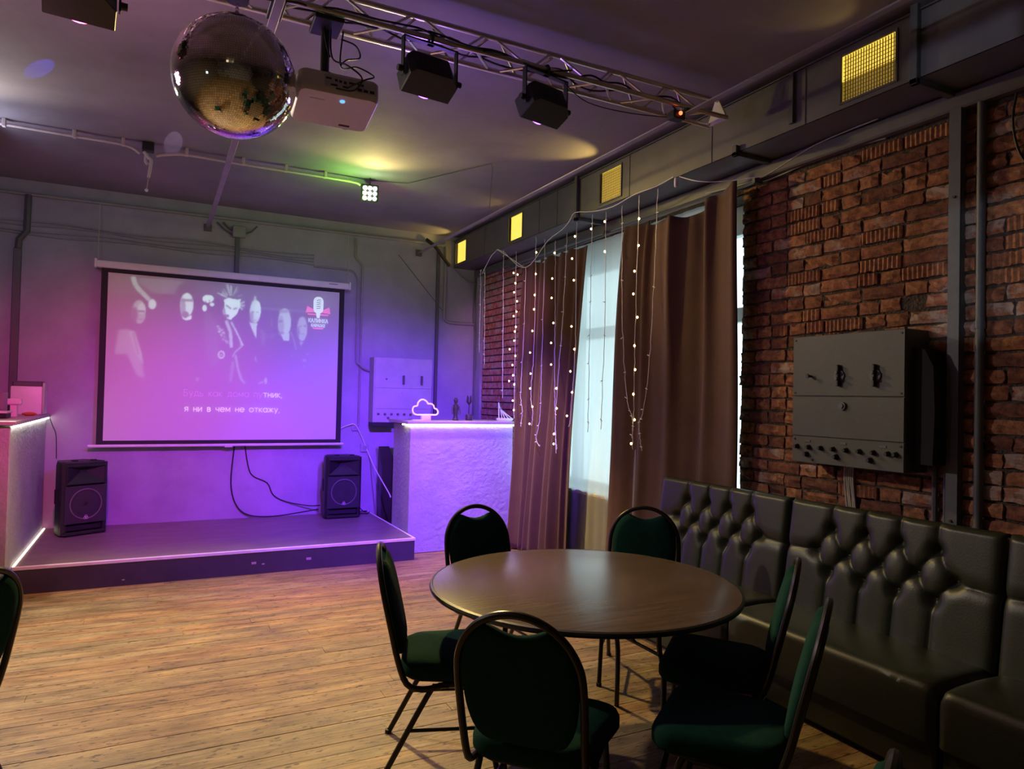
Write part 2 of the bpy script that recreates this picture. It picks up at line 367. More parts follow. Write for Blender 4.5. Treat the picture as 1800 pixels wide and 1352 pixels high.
def thing(name, label, cat, loc=(0, 0, 0), rotz=0.0, group=None):
    o = bpy.data.objects.new(name, None); COL.objects.link(o); o.empty_display_size = 0.1
    o.location = loc; o.rotation_euler = (0, 0, rotz); return tag(o, label, cat, group)
def struct(o): o['kind'] = 'structure'; return o
def dup(root, loc, rotz, label, group=None):
    r = root.copy(); COL.objects.link(r); r.location = loc; r.rotation_euler = (0, 0, rotz); r['label'] = label
    if group: r['group'] = group
    for ch in list(root.children):
        c = ch.copy(); COL.objects.link(c); c.parent = r
        for g in list(ch.children):
            d = g.copy(); COL.objects.link(d); d.parent = c
    return r

# ------------------------------------------------------------------ room shell
XL, XR, YF, YB, ZC = -4.6, 3.71, -3.6, 8.35, 3.68
WY0, WY1, WZ0, WZ1 = 3.695, 7.03, 0.72, 3.12
fl = struct(B().box(XL, XR + 0.4, YF, YB, -0.12, -0.012).build('floor', M['wood']))
struct(B().box(XL - .1, XR + 0.4, YF - .1, YB + .1, ZC, ZC + 0.15).build('ceiling', M['ceil']))
struct(B().box(XL - .1, XR + 0.4, YB, YB + 0.15, -0.1, ZC).build('wall_back', M['paint']))
LY0, LY1, LZ0, LZ1 = -0.04, 0.165, 1.34, 1.98
struct(B().box(XL - 0.02, XL, YF, LY0, -0.1, ZC).box(XL - 0.02, XL, LY1, YB, -0.1, ZC).box(XL - 0.02, XL, LY0, LY1, -0.1, LZ0).box(XL - 0.02, XL, LY0, LY1, LZ1, ZC).build('wall_left', M['dim']))
lw2 = bpy.data.objects.new('window_2', None); COL.objects.link(lw2); lw2.location = (XL, 0.03, LZ0); struct(lw2)
B().box(XL - .02, XL + .02, LY0, LY1, 1.585, 1.80, .004).box(XL - .02, XL + .02, LY0, LY1, 1.865, 1.893, .004).box(XL - .02, XL + .02, LY0 - .04, LY0 + .01, LZ0 - .04, LZ1 + .04, .004).box(XL - .02, XL + .02, LY1 - .01, LY1 + .04, LZ0 - .04, LZ1 + .04, .004).build('window_frame', mat('white_frame', (.6, .6, .58), .5), lw2)
struct(B().box(XL - .1, XR + 0.4, YF - 0.15, YF, -0.1, ZC).build('wall_front', M['dim']))
b = B()
b.box(XR, XR + 0.38, YF, WY0, -0.1, ZC).box(XR, XR + 0.38, WY1, YB, -0.1, ZC)
b.box(XR, XR + 0.38, WY0, WY1, -0.1, WZ0).box(XR, XR + 0.38, WY0, WY1, WZ1, ZC)
wr = struct(b.build('wall_right', M['mortar'], flat=True))
struct(B().box(3.645, XR, YF, YB - 0.002, 3.175, 3.27, 0.01).build('trim_1', M['duct']))      # beam above the brick and windows
struct(B().box(3.672, XR, 8.14, YB, 0.0, 3.2, 0.006).build('trim_2', M['paint']))             # plastered edge in the corner

# floorboards: run along X, each its own part
def board_mesh():
    bm = bmesh.new(); vs = []
    prof = [(0.0, -0.02), (0.0, -0.0015), (0.012, 0.0), (0.988, 0.0), (1.0, -0.0015), (1.0, -0.02)]
    A = [bm.verts.new((0, y, z)) for y, z in prof]; C = [bm.verts.new((1, y, z)) for y, z in prof]
    for i in range(6): bm.faces.new((A[i], C[i], C[(i + 1) % 6], A[(i + 1) % 6]))
    bm.faces.new(A); bm.faces.new(C[::-1]); bmesh.ops.recalc_face_normals(bm, faces=bm.faces)
    me = bpy.data.meshes.new('floorboard'); bm.to_mesh(me); bm.free(); me.materials.append(M['wood']); return me
bd = board_mesh()
y = 0.25; row = 0
while y < 8.2:
    wd = 0.098
    x = -3.2 - R.random() * 1.5
    while x < XR:
        ln = R.uniform(2.2, 3.6); x1 = min(x + ln, XR)
        if XR - x1 < 0.5: x1 = XR
        if not (y > 6.75 and x > -0.9 and x1 < 2.2):
            o = link('floorboard', bd, fl); o.location = (x + 0.001, y + 0.0008, R.uniform(-0.0010, 0.0010)); o.scale = (x1 - x - 0.002, wd - 0.0013, 1)
        x = x1
    y += wd; row += 1

# bricks of the right wall, one part each
def brick_mesh(ln, ht, kind, seed):
    rr = random.Random(seed); bm = bmesh.new()
    if kind == 'ridged': ys = []; n = max(4, int(ln / 0.027)); ys = [(i / (2 * n)) * ln for i in range(2 * n + 1)]; zs = [0, ht]
    else:
        n = 5 if ln > .18 else 3; ys = [i / n * ln for i in range(n + 1)]; zs = [0, ht * .33, ht * .68, ht]
    V = []
    for i, yy in enumerate(ys):
        col = []
        for j, zz in enumerate(zs):
            edge = i in (0, len(ys) - 1) or j in (0, len(zs) - 1)
            if kind == 'ridged':
                d = 0.0155 if i % 2 else 0.0085
                col.append(bm.verts.new((-d - rr.uniform(0, .002), yy - ln / 2, zz - ht / 2 + (rr.uniform(-.004, .004)))))
            else:
                d = (0.006 if edge else 0.015) + rr.uniform(-.005, .004)
                if rr.random() < 0.08: d -= 0.012
                jy = rr.uniform(-.005, .005); jz = rr.uniform(-.004, .004)
                col.append(bm.verts.new((-d, yy - ln / 2 + jy, zz - ht / 2 + jz)))
        V.append(col)
    ny, nz = len(ys), len(zs)
    for i in range(ny - 1):
        for j in range(nz - 1): bm.faces.new((V[i][j], V[i + 1][j], V[i + 1][j + 1], V[i][j + 1]))
    rim = [V[i][0] for i in range(ny)] + [V[-1][j] for j in range(1, nz)] + [V[i][-1] for i in range(ny - 2, -1, -1)] + [V[0][j] for j in range(nz - 2, 0, -1)]
    bk = [bm.verts.new((0.012, v.co.y, v.co.z)) for v in rim]; m = len(rim)
    for i in range(m): bm.faces.new((rim[i], rim[(i + 1) % m], bk[(i + 1) % m], bk[i]))
    bmesh.ops.recalc_face_normals(bm, faces=bm.faces)
    me = bpy.data.meshes.new('brick'); bm.to_mesh(me); bm.free()
    return me
BL, BH, PITCH = 0.252, 0.068, 0.0825
BV = {}
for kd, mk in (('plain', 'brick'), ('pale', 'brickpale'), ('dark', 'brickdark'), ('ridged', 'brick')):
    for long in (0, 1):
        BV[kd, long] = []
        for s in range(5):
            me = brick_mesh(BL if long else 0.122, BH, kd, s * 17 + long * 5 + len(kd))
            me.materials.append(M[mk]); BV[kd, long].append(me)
rows = 0; z = 0.93
nb = 0
while z < 3.13:
    y = WY0 + R.uniform(-.012, .012); half = rows % 2
    first = True
    while y > 1.62:
        long = R.random() < 0.58
        if first: long = bool(half); first = False
        ln = BL if long else 0.122
        yc = y - ln / 2; zc = z + BH / 2
        hid = 2.42 < yc < 3.00 and 1.36 < zc < 1.97
        if not hid and R.random() > 0.012:
            u = R.random()
            pale = 0.10 + (0.25 if (yc < 2.35 and 2.0 < zc < 2.62) else 0)  # extra pale bricks here imitate a patch of daylight; the others are limewashed
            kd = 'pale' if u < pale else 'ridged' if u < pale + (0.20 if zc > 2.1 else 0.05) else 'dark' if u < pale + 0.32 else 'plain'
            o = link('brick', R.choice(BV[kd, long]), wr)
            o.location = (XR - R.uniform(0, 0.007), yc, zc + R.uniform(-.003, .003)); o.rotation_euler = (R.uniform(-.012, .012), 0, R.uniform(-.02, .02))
            nb += 1
        y -= ln + R.uniform(0.010, 0.020)
    z += PITCH; rows += 1
# far strip of brickwork in the corner: too narrow to tell the bricks apart, one part
b = B(); z = 1.0; k = 0
while z < 3.15:
    y = 7.05 - R.uniform(0, .02) + (0.06 if k % 2 else 0)
    while y < 8.13:
        ln = R.choice((0.25, 0.25, 0.12)); y1 = min(y + ln, 8.14)
        d = R.uniform(0.006, 0.016)
        b.box(XR - d, XR + .01, y, y1, z, z + BH, 0.004); y = y1 + 0.012
    z += PITCH; k += 1
o = b.build('far_brickwork', M['brickpaint'], wr); o['kind'] = 'stuff'
# brick jambs of the window
b = B(); z = WZ0; k = 0
while z < WZ1 - .05:
    dd = 0.12 if k % 2 else 0.25
    x = XR + 0.004
    while x < XR + 0.27:
        b.box(x, min(x + dd, XR + .28), WY0 - .01, WY0 + R.uniform(.004, .018), z, z + BH, 0.004)
        b.box(x, min(x + dd, XR + .28), WY1 - R.uniform(.004, .018), WY1 + .01, z, z + BH, 0.004); x += dd + .012; dd = 0.37 - dd
    z += PITCH; k += 1
o = b.build('jamb_brickwork', M['brickpaint'], wr); o['kind'] = 'stuff'

# window behind the curtains
wx = 3.94
wn = bpy.data.objects.new('window_1', None); COL.objects.link(wn); wn.location = (wx, (WY0 + WY1) / 2, WZ0); struct(wn)
b = B(); mx = [WY0, WY0 + (WY1 - WY0) * .25, (WY0 + WY1) / 2, WY0 + (WY1 - WY0) * .75, WY1]
b.box(wx - .04, wx + .04, WY0, WY1, WZ0, WZ0 + .09, .006).box(wx - .04, wx + .04, WY0, WY1, WZ1 - .22, WZ1, .006)
for i, yy in enumerate(mx):
    a0 = max(WY0, yy - (.05 if i in (0, 4) else .045)); a1 = min(WY1, yy + .05)
    b.box(wx - .045, wx + .045, a0, a1, WZ0, WZ1, .006)
b.box(wx - .042, wx + .042, WY0, WY1, 2.24, 2.35, .006)
b.build('window_frame', M['windowframe'], wn)
for i in range(4):
    for (z0, z1) in ((WZ0 + .09, 2.24), (2.35, WZ1 - .22)):
        B().box(wx - .004, wx + .004, mx[i] + .05, mx[i + 1] - .05, z0, z1).build('pane', M['glass'], wn)
B().box(3.66, wx - .05, WY0 + .02, WY1 - .02, WZ0 - .002, WZ0 + .035, .008).build('window_sill', M['windowframe'], wn)

# ------------------------------------------------------------------ curtains
def curtain(name, label, mname, x, ytop, ybot, ztop, zbot, folds, amp, seed, sheer=False, nu=110, nv=46, amp_top=None):
    rr = random.Random(seed); ph = [rr.uniform(0, 6.28) for _ in range(5)]
    w2 = [rr.uniform(.6, 1.4) for _ in range(5)]
    def fn(u, v):
        zt = ztop(u); z = zt + (zbot - zt) * v
        e = v ** 0.8
        yy = (ytop[0] + (ytop[1] - ytop[0]) * u) * (1 - e) + (ybot[0] + (ybot[1] - ybot[0]) * u) * e
        f = math.sin(2 * PI * folds * u + ph[0] + 0.7 * math.sin(2 * PI * u * 1.7 + ph[1]))
        g = math.sin(2 * PI * folds * 0.43 * u + ph[2] + 0.8 * v)
        h = math.sin(2 * PI * folds * 1.9 * u + ph[3] + 0.5 * v)
        a = amp * (0.45 + 0.55 * v)
        if amp_top: k = max(0.0, 1 - v / .68); k = k * k * (3 - 2 * k); a = amp * (1 - k) + amp_top * k
        xx = x + a * (0.6 * f + 0.55 * g + 0.22 * h * (1 - .5 * v)) + 0.015 * math.sin(5 * v + ph[4] + 4 * u)
        if amp_top: xx -= 0.062 * k
        return (xx, yy + 0.3 * a * math.cos(2 * PI * folds * u + ph[0]), z)
    b = B().grid(fn, nu, nv)
    o = b.build(name, M[mname], sharp=180)
    if not sheer:
        md = o.modifiers.new('solid', 'SOLIDIFY'); md.thickness = 0.006
    tag(o, label, 'curtain'); return o
curtain('curtain', 'brown velvet curtain at far end of window, lit golden at its hem beside the counter', 'curtain', 3.475, (6.62, 5.43), (6.84, 5.70),
        lambda u: 3.045 + 0.01 * math.sin(u * 40), 0.02, 7, 0.06, 3)
def zt2(u):
    # sagging top edge: the curtain has slipped off some of its hooks
    return 3.105 - 0.055 * math.sin(PI * min(1, u / .62)) * (u > .25) + (0.05 * (u - .62) / .38 if u > .62 else 0) - (0.07 * math.exp(-((u - .62) / .10) ** 2))
cR = curtain('curtain', 'wide brown curtain at near end of window, sagging from its rod behind the bench', 'curtain', 3.602, (4.93, 3.555), (5.26, 3.59),
        zt2, 0.02, 4.4, 0.034, 11, amp_top=0.056)
curtain('sheer_curtain', 'white translucent voile curtain glowing between the two brown curtains', 'sheer', 3.668, (6.75, 3.74), (6.8, 3.76),
        lambda u: 3.13, 0.03, 22, 0.013, 5, sheer=True, nu=200, nv=10)
cr = thing('curtain_rod', 'dark metal curtain rod along the top of the window', 'curtain rod', (3.56, 5.3, 3.1))
B().tube([(3.60, 7.30, 3.12), (3.60, 3.50, 3.14)], 0.012, 8).build('rod', M['pipedark'], cr)
for yy in (7.2, 5.3, 3.5):
    B().box(3.59, 3.665, yy - .012, yy + .012, 3.135, 3.175).build('rod_bracket', M['pipedark'], cr)

# ------------------------------------------------------------------ air duct with lit vents
DX, DZ0, DZ1 = 3.36, 3.278, 3.62
VENTS = [(7.95, 8.285), (6.46, 6.77), (4.715, 5.02), (2.315, 2.635)]
VZ0, VZ1 = 3.318, 3.575
dt = thing('air_duct', 'long grey sheet metal air duct under the ceiling with four yellow lit vents', 'air duct', (3.53, 2.5, DZ0))
b = B(); XB = XR - 0.004
b.box(DX, XB, YF + .01, YB - .004, DZ1 - .003, DZ1).box(DX, XB, YF + .01, YB - .004, DZ0, DZ0 + .003)
b.box(XB - .003, XB, YF + .01, YB - .004, DZ0, DZ1)
b.box(DX, DX + .003, YF + .01, YB - .004, DZ0, VZ0).box(DX, DX + .003, YF + .01, YB - .004, VZ1, DZ1)
edges = [YF + .01] + [v for pr in sorted(VENTS) for v in pr] + [YB - .004]
for i in range(0, len(edges), 2): b.box(DX, DX + .003, edges[i], edges[i + 1], VZ0, VZ1)
b.build('duct_body', M['duct'], dt, flat=True)
for yy in (7.4, 6.1, 5.75, 4.6, 3.66, 2.88, 2.2, 1.2):
    B().box(DX - .004, DX, yy - .003, yy + .003, DZ0, DZ1).build('seam', M['duct'], dt)
B().box(DX - .012, XB, YF + .02, YB - .005, DZ1, DZ1 + .006).build('top_flange', M['duct'], dt)
B().box(DX - .022, DX, 2.955, 2.985, DZ0 + .035, DZ1 - .004).build('vertical_rib', M['steelpaint'], dt)
for yy in (5.37, 2.20):
    B().box(DX - .034, DX - .004, yy - .02, yy + .02, DZ0 - .034, DZ1 + .03, .003).box(DX - .034, XB, yy - .02, yy + .02, DZ0 - .034, DZ0 - .004, .003).build('hanger_bracket', M['steelpaint'], dt)
B().box(DX - .03, XB, 3.40, 3.44, DZ0 - .03, DZ0 - .002, .003).box(DX - .03, DX - .004, 3.40, 3.44, DZ0 - .03, DZ0 + .04, .003).build('hanger_bracket', M['steelpaint'], dt)
for i, (a, c) in enumerate(VENTS):
    f = B()
    f.box(DX - .008, DX + .004, a - .014, a, VZ0 - .012, VZ1 + .012, .002).box(DX - .008, DX + .004, c, c + .014, VZ0 - .012, VZ1 + .012, .002)
    f.box(DX - .008, DX + .004, a, c, VZ0 - .012, VZ0, .002).box(DX - .008, DX + .004, a, c, VZ1, VZ1 + .012, .002)
    vf = f.build('vent_frame', M['duct'], dt)
    g = B().box(DX + .040, DX + .044, a - .03, c + .03, DZ0 + .01, DZ1 - .01)
    if i < 3: g.build('lit_lining', M['vent'], vf)
    else:
        g.bm.free()
        B().box(DX + .040, DX + .044, a - .03, c + .03, 3.455, DZ1 - .01).build('lit_lining', M['vent'], vf)
        B().box(DX + .044, DX + .048, a - .03, c + .03, DZ0 + .01, 3.455).build('dim_lining', M['ventdim'], vf)
    if i >= 2:
        lb = B(); n = 20
        for k in range(1, n): yy = a + (c - a) * k / n; lb.box(DX + .006, DX + .012, yy - .0016, yy + .0016, VZ0, VZ1)
        for k in range(1, 12): zz = VZ0 + (VZ1 - VZ0) * k / 12; lb.box(DX + .012, DX + .016, a, c, zz - .001, zz + .001)
        o = lb.build('louvre_grid', M['louvre'], vf, flat=True); o['kind'] = 'stuff'

# ------------------------------------------------------------------ ceiling tie bars, truss
for X, lab in ((0.45, 'flat grey steel tie bar under the ceiling above the mirror ball'), (2.885, 'flat grey steel tie bar under the ceiling beside the air duct')):
    t = thing('tie_bar', lab, 'tie bar', (X, 8.3, 3.42), group='steel tie bars')
    B().box(X - .022, X + .022, YF + .05, YB - .002, 3.414, 3.424, .002).build('bar', M['pipe'], t)
    B().box(X - .04, X + .04, YB - .015, YB, 3.38, 3.46, .004).build('wall_plate', M['pipedark'], t)
tr = thing('lighting_truss', 'triangular aluminium lighting truss hung across the room', 'truss', (0.9, 3.42, 3.44))
CH = [(3.343, 3.447), (3.503, 3.447), (3.425, 3.584)]
TX0, TX1 = -1.6, 3.19
for (yy, zz) in CH:
    B().tube([(TX0, yy, zz), (TX1, yy, zz)], 0.0145, 12).build('chord', M['alu'], tr)
step = 0.205
for f, (p, q) in enumerate(((0, 2), (1, 2), (0, 1))):
    k = 0; x = TX0 + .08 + 0.03 * f
    while x + step < TX1 - .04:
        a, c = (CH[p], CH[q]) if k % 2 == 0 else (CH[q], CH[p])
        B().tube([(x + .03, *a), (x + step - .03, *c)] if True else [], 0.0075, 6).build('brace', M['alu'], tr)
        x += step; k += 1
for X in (TX1 - .004,):
    B().prism([(3.332, 3.435), (3.514, 3.435), (3.436, 3.596), (3.414, 3.596)], 0, X - .006, X + .006).build('end_plate', M['white'], tr)
for X in (0.45, 2.885):
    B().box(X - .035, X + .035, 3.33, 3.52, 3.425, 3.434, .002).build('clamp_plate', M['cable'], tr)
tc = thing('truss_cabling', 'black power cables wound along the lighting truss', 'cable', (0.9, 3.4, 3.5))
rr = random.Random(5)
for s in range(4):
    pts = []; x = -1.4 + .1 * s; k = 0
    while x < (2.9 if s < 2 else 2.2):
        ph = rr.uniform(0, 6.28)
        c = CH[0] if s % 2 == 0 else (3.42 + .04 * math.sin(k * 1.3), 3.465)
        pts.append((x, c[0] + .024 * math.cos(ph) - .004, c[1] + .024 * math.sin(ph) + .004)); x += rr.uniform(.10, .22); k += 1
    B().tube(pts, 0.0055, 6, smooth=4).build('cable_run', M['cable'], tc)
B().tube([(1.99, 3.35, 3.40), (2.15, 3.36, 3.33), (2.5, 3.42, 3.36), (2.86, 3.42, 3.405)], .003, 6, smooth=6).build('cable_run', M['cable'], tc)

# ------------------------------------------------------------------ stage light fixtures on the truss
def fixture(label, X, z, yaw, tilt, lensmat, wd=0.275):
    t = thing('stage_light', label, 'stage light', (X, 3.343, z), yaw, 'box shaped stage lights on the truss')
    mt = Matrix.Rotation(tilt, 4, 'X')
    b = B()
    # body: box with chamfered rear corners, lens at +Y; axis of tilt through its middle
    h, d0, d1 = 0.062, -0.075, 0.085
    prof = [(-wd / 2 + .02, d0), (wd / 2 - .055, d0), (wd / 2, d0 + .06), (wd / 2, d1), (-wd / 2, d1), (-wd / 2, d0 + .03)]
    rs = []
    for (zz, sc) in ((-h, .97), (-h + .008, 1), (h - .008, 1), (h, .97)):
        rs.append([mt @ Vector((p[0] * sc, p[1] * sc, zz)) for p in prof])
    b.rings(rs); b.build('body', M['blackplastic'], t, local=True, sharp=20)
    b = B().cyl(mt @ Vector((0, d1, 0)), mt @ Vector((0, d1 + .012, 0)), .054, 20); ln = b.build('lens', lensmat, t, local=True)
    b = B()
    for k in range(6): b.box(-wd / 2 + .05 + k * .025, -wd / 2 + .062 + k * .025, d0 - .002, d0 + .002, -.035, .04, mtx=mt)
    b.build('cooling_slots', M['cable'], t, local=True)
    yb = 0.0
    b = B()
    for s in (-1, 1): b.box(s * (wd / 2 + .012) - .004, s * (wd / 2 + .012) + .004, -.017, .017, -.03, 0.165 + .0, .002)
    b.box(-wd / 2 - .016, wd / 2 + .016, -.017, .017, .16, .168, .002)
    b.build('yoke', M['cable'], t, local=True)
    for s in (-1, 1): B().cyl((s * (wd / 2 + .016), 0, 0), (s * (wd / 2 + .04), 0, 0), .016, 12).build('tilt_knob', M['cable'], t, local=True)
    B().tube([(0, .026 * math.cos(a), .19 + .026 * math.sin(a)) for a in [i * PI / 8 for i in range(-3, 12)]], .007, 6).box(-.018, .018, -.012, .012, .16, .172).build('hook_clamp', M['cable'], t, local=True)
    return t
fixture('black stage light on the truss nearest the projector', 1.19, 3.25, 0.12, -0.42, M['lamp_violet'])
fixture('black stage light farthest right on the truss, nearest the air duct', 1.865, 3.25, 0.20, -0.42, M['lamp_violet'])
fixture('black stage light at upper left, cut off by the picture edge', -0.325, 3.24, 0.1, -0.42, M['lamp_magenta'], 0.26)

# ------------------------------------------------------------------ mirror ball
BC = Vector((0.2737, 3.36, 3.0407)); BR = 0.265
mb = thing('mirror_ball', 'mirrored disco ball hanging from the lighting truss', 'disco ball', tuple(BC))
B().sphere(BC, BR - .006, 48, 32).build('core', M['cable'], mb)
bm = B(); rr = random.Random(3); nrow = 84
for i in range(nrow):
    t0 = PI * (i + .035) / nrow; t1 = PI * (i + .965) / nrow; tm = (t0 + t1) / 2
    n = max(4, int(2 * nrow * math.sin(tm)))
    for k in range(n):
        p0 = 2 * PI * (k + .035) / n; p1 = 2 * PI * (k + .965) / n
        q = []
        for (tt, pp) in ((t0, p0), (t1, p0), (t1, p1), (t0, p1)):
            q.append(Vector((math.sin(tt) * math.cos(pp), math.sin(tt) * math.sin(pp), math.cos(tt))))
        nv = (q[0] + q[1] + q[2] + q[3]).normalized(); j = Vector((rr.gauss(0, .009), rr.gauss(0, .009), rr.gauss(0, .009)))
        nn = (nv + j).normalized()
        vs = []
        for v in q:
            v = v - nn * (v - nv).dot(nn)
            vs.append(bm.bm.verts.new(BC + v * BR))
        bm.bm.faces.new(vs)
o = bm.build('mirror_tiles', M['mirror'], mb, flat=True); o['kind'] = 'stuff'
B().lathe([(.045, .255), (.045, .272), (.02, .278), (.012, .296)], BC, 20).build('top_cap', M['chrome'], mb)
for k in range(4):
    z0 = BC.z + .295 + k * .016
    pts = [Vector((BC.x + (.006 * math.cos(a) if k % 2 else 0), BC.y + (0 if k % 2 else .006 * math.cos(a)), z0 + .012 * math.sin(a))) for a in [i * PI / 6 for i in range(12)]]
    B().tube(pts, .0022, 6, closed=True).build('chain_link', M['chrome'], mb)
B().cyl(BC + Vector((0, 0, .35)), BC + Vector((0, 0, .378)), .05, 20).box(BC.x - .03, BC.x + .03, BC.y - .06, BC.y + .06, BC.z + .377, BC.z + .388, .003).build('motor', M['cable'], mb)

# ------------------------------------------------------------------ projector, ceiling mounted upside down
PJ = Vector((0.738, 3.46, 3.07))
pj = thing('projector', 'white video projector hanging upside down from the truss', 'projector', tuple(PJ), -0.03)
pm = Matrix.Rotation(math.radians(-9), 4, 'X')
W2, D2, H2 = 0.19, 0.155, 0.052
def rr_outline(w_, d_, r_, n=5):
    out = []
    for (cx, cy, a0) in ((w_ - r_, d_ - r_, 0), (-w_ + r_, d_ - r_, PI / 2), (-w_ + r_, -d_ + r_, PI), (w_ - r_, -d_ + r_, 1.5 * PI)):
        for i in range(n + 1): a = a0 + PI / 2 * i / n; out.append((cx + r_ * math.cos(a), cy + r_ * math.sin(a)))
    return out
b = B(); b.rings([[pm @ Vector((x * s, y * s, zz)) for (x, y) in rr_outline(W2, D2, .035)] for (zz, s) in ((-H2, .95), (-H2 + .012, .99), (-H2 + .03, 1), (H2 - .008, 1), (H2, .97))])
b.build('case', M['projector'], pj, local=True, sharp=50)
bk = B().box(-.075, .172, -D2 - .002, -D2 + .012, -H2 + .026, H2 - .012, .003, mtx=pm).build('port_panel', mat('port_panel_grey', (.50, .52, .60), .5), pj, local=True)
pb = B()
for (x, z, w_, h_) in ((-.055, .018, .026, .008), (-.02, .014, .012, .010), (.0, .012, .012, .010), (.022, .010, .012, .012), (.055, .014, .03, .008), (.095, .014, .03, .008), (.09, -.012, .02, .013), (.12, -.012, .02, .013), (.15, -.012, .022, .013), (-.03, -.012, .03, .008), (.02, -.012, .02, .008)):
    pb.box(x - w_ / 2, x + w_ / 2, -D2 - .005, -D2 - .001, z - h_ / 2, z + h_ / 2, mtx=pm)
pb.build('ports', M['cable'], bk, local=True)
B().cyl(pm @ Vector((.02, -.10, -H2 - .004)), pm @ Vector((.02, -.10, -H2 + .002)), .012, 14).build('power_button', M['blueled'], pj, local=True)
B().box(-.13, -.06, -.085, -.079, -H2 - .0015, -H2 + .002, mtx=pm).build('badge', mat('badge_grey', (.45, .43, .43), .4), pj, local=True)
B().box(.045, .10, .11, .125, -H2 - .003, -H2 + .004, .002, mtx=pm).build('vent_tab', M['cable'], pj, local=True)
B().cyl(pm @ Vector((.09, D2 - .01, 0)), pm @ Vector((.09, D2 + .02, 0)), .04, 20).build('lens', M['blackplastic'], pj, local=True)
B().box(-.10, .0, -.06, .06, H2 + .001, H2 + .014, .003).cyl((-.05, 0, H2 + .01), (-.05, 0, .34), .022, 14).box(-.12, .02, -.12, .06, .337, .360, .004).build('ceiling_mount', M['cable'], pj, local=True)
for pts in ([(.03, -D2, .01), (.10, -D2 - .06, .04), (.15, -D2 - .03, .08), (.08, -D2 + .02, .13), (.02, -.04, .16), (.03, -.03, .34)],
            [(-.02, -D2, .0), (.05, -D2 - .06, -.02), (.09, -D2 - .05, .05), (.03, -D2, .12), (-.02, -.03, .2), (-.03, -.03, .345)],
            [(.0, -.03, .345), (-.06, -.04, .34), (-.05, -.05, .24), (-.03, -.03, .2)], [(.02, -.03, .30), (.09, -.04, .28), (.11, -.05, .22), (.05, -.04, .2), (.02, -.03, .17)],
            [(-.09, -.10, H2), (-.06, -.12, H2 + .03), (-.01, -.10, H2 + .03), (.01, -.04, H2 + .06)]):
    B().tube(pts, .0042, 6, smooth=6).build('cable', M['cable'], pj, local=True)
# small red standby light on the truss end
rd = thing('control_box', 'small black box with red indicator light under the truss end', 'control box', (2.80, 3.36, 3.39))
B().box(2.755, 2.845, 3.33, 3.40, 3.36, 3.41, .006).build('case', M['cable'], rd)
B().sphere((2.80, 3.325, 3.39), .012, 10, 8).build('indicator', M['redled'], rd)

# ------------------------------------------------------------------ lamps over the stage
def led_par(label, loc, target, mats, size):
    t = thing('led_lamp', label, 'lamp', loc)
    q = (Vector(target) - Vector(loc)).to_track_quat('Y', 'Z'); mt = q.to_matrix().to_4x4()
    B().box(-size, size, -.05, .0, -size, size, .008, mtx=mt).build('housing', M['cable'], t, local=True)
    k = 0; hs = size * .8
    for i in range(3):
        for j in range(3):
            x = (i - 1) * hs * .72; z = (j - 1) * hs * .72
            B().cyl(mt @ Vector((x, .0, z)), mt @ Vector((x, .008, z)), hs * .29, 12).build('led', M[mats[k]], t, local=True); k += 1
    B().tube([(0, 0, 0.0), (0, 0, ZC - loc[2])], .008, 6).build('hanger', M['cable'], t, local=True)
    return t
led_par('glowing nine LED lamp under the ceiling above the stage, green and amber', (1.745, 6.5, 3.535), (0.6, 0, 1.6), ['lamp_g', 'lamp_g', 'lamp_w', 'lamp_w', 'lamp_w', 'lamp_y', 'lamp_y', 'lamp_y', 'lamp_w'], 0.08)
led_par('white LED lamp under the ceiling at the left picture edge', (-1.30, 6.55, 3.46), (0.6, 0, 1.6), ['lamp_w'] * 9, 0.07)

# ------------------------------------------------------------------ stage
SZ = 0.217
st = thing('stage', 'low dark stage with a pale metal edge strip below the screen', 'stage', (0.68, 7.4, 0))
B().box(-0.965, 2.325, 6.645, YB - .003, SZ - .03, SZ, .002).build('deck', M['stagetop'], st)
B().box(-0.965, 2.325, 6.63, 6.66, 0.0, SZ - .02, .002).box(2.305, 2.325, 6.66, YB - .01, 0, SZ - .03).box(-.965, -.945, 6.66, YB - .01, 0, SZ - .03).build('front_board', M['stagefront'], st)
b = B().box(-0.965, 2.332, 6.618, 6.65, SZ - .024, SZ + .003, .003).box(2.312, 2.332, 6.65, YB - .01, SZ - .02, SZ + .003, .003)
b.build('edge_trim', mat('pale_edge_trim', (0.78, 0.74, 0.74), .35, var=.1), st)
B().box(-.966, -.95, 6.64, YB - .02, SZ + .001, SZ + .008, .001).build('led_strip', M['led2'], st)
for (x, z, s) in ((0.82, .1, .02), (0.9, .085, .012), (1.30, .10, .022), (-.2, .05, .01)):
    B().box(x - s, x + s, 6.6285, 6.631, z - s * .5, z + s * .5, .0).build('scuff', M['paleleaf'], st)

# ------------------------------------------------------------------ bar counters either side
c1 = thing('bar_counter', 'rough plastered counter right of the stage under a glowing strip, cloud lamp on top', 'counter', (3.0, 7.2, 0))
B().box(2.345, 3.53, 6.90, 7.47, 0, 1.325, .006).build('base', M['plaster'], c1)
B().box(2.30, 3.54, 6.862, 7.52, 1.335, 1.368, .004).build('top', M['countertop'], c1)
B().box(2.34, 3.53, 6.875, 6.889, 1.318, 1.334, .002).box(2.318, 2.332, 6.875, 7.10, 1.318, 1.334, .002).build('led_strip', M['led'], c1)
c2 = thing('bar_counter', 'counter at left edge of the stage with a glowing strip, toaster-like white box on top', 'counter', (-1.7, 7.4, 0))
B().box(-2.6, -0.975, 6.43, 8.33, 0, 1.325, .006).build('base', M['plaster'], c2)
B().box(-2.65, -0.935, 6.39, 8.345, 1.335, 1.368, .004).build('top', M['countertop'], c2)
B().box(-0.962, -0.948, 6.44, 8.33, 1.316, 1.333, .002).build('led_strip', M['led'], c2)
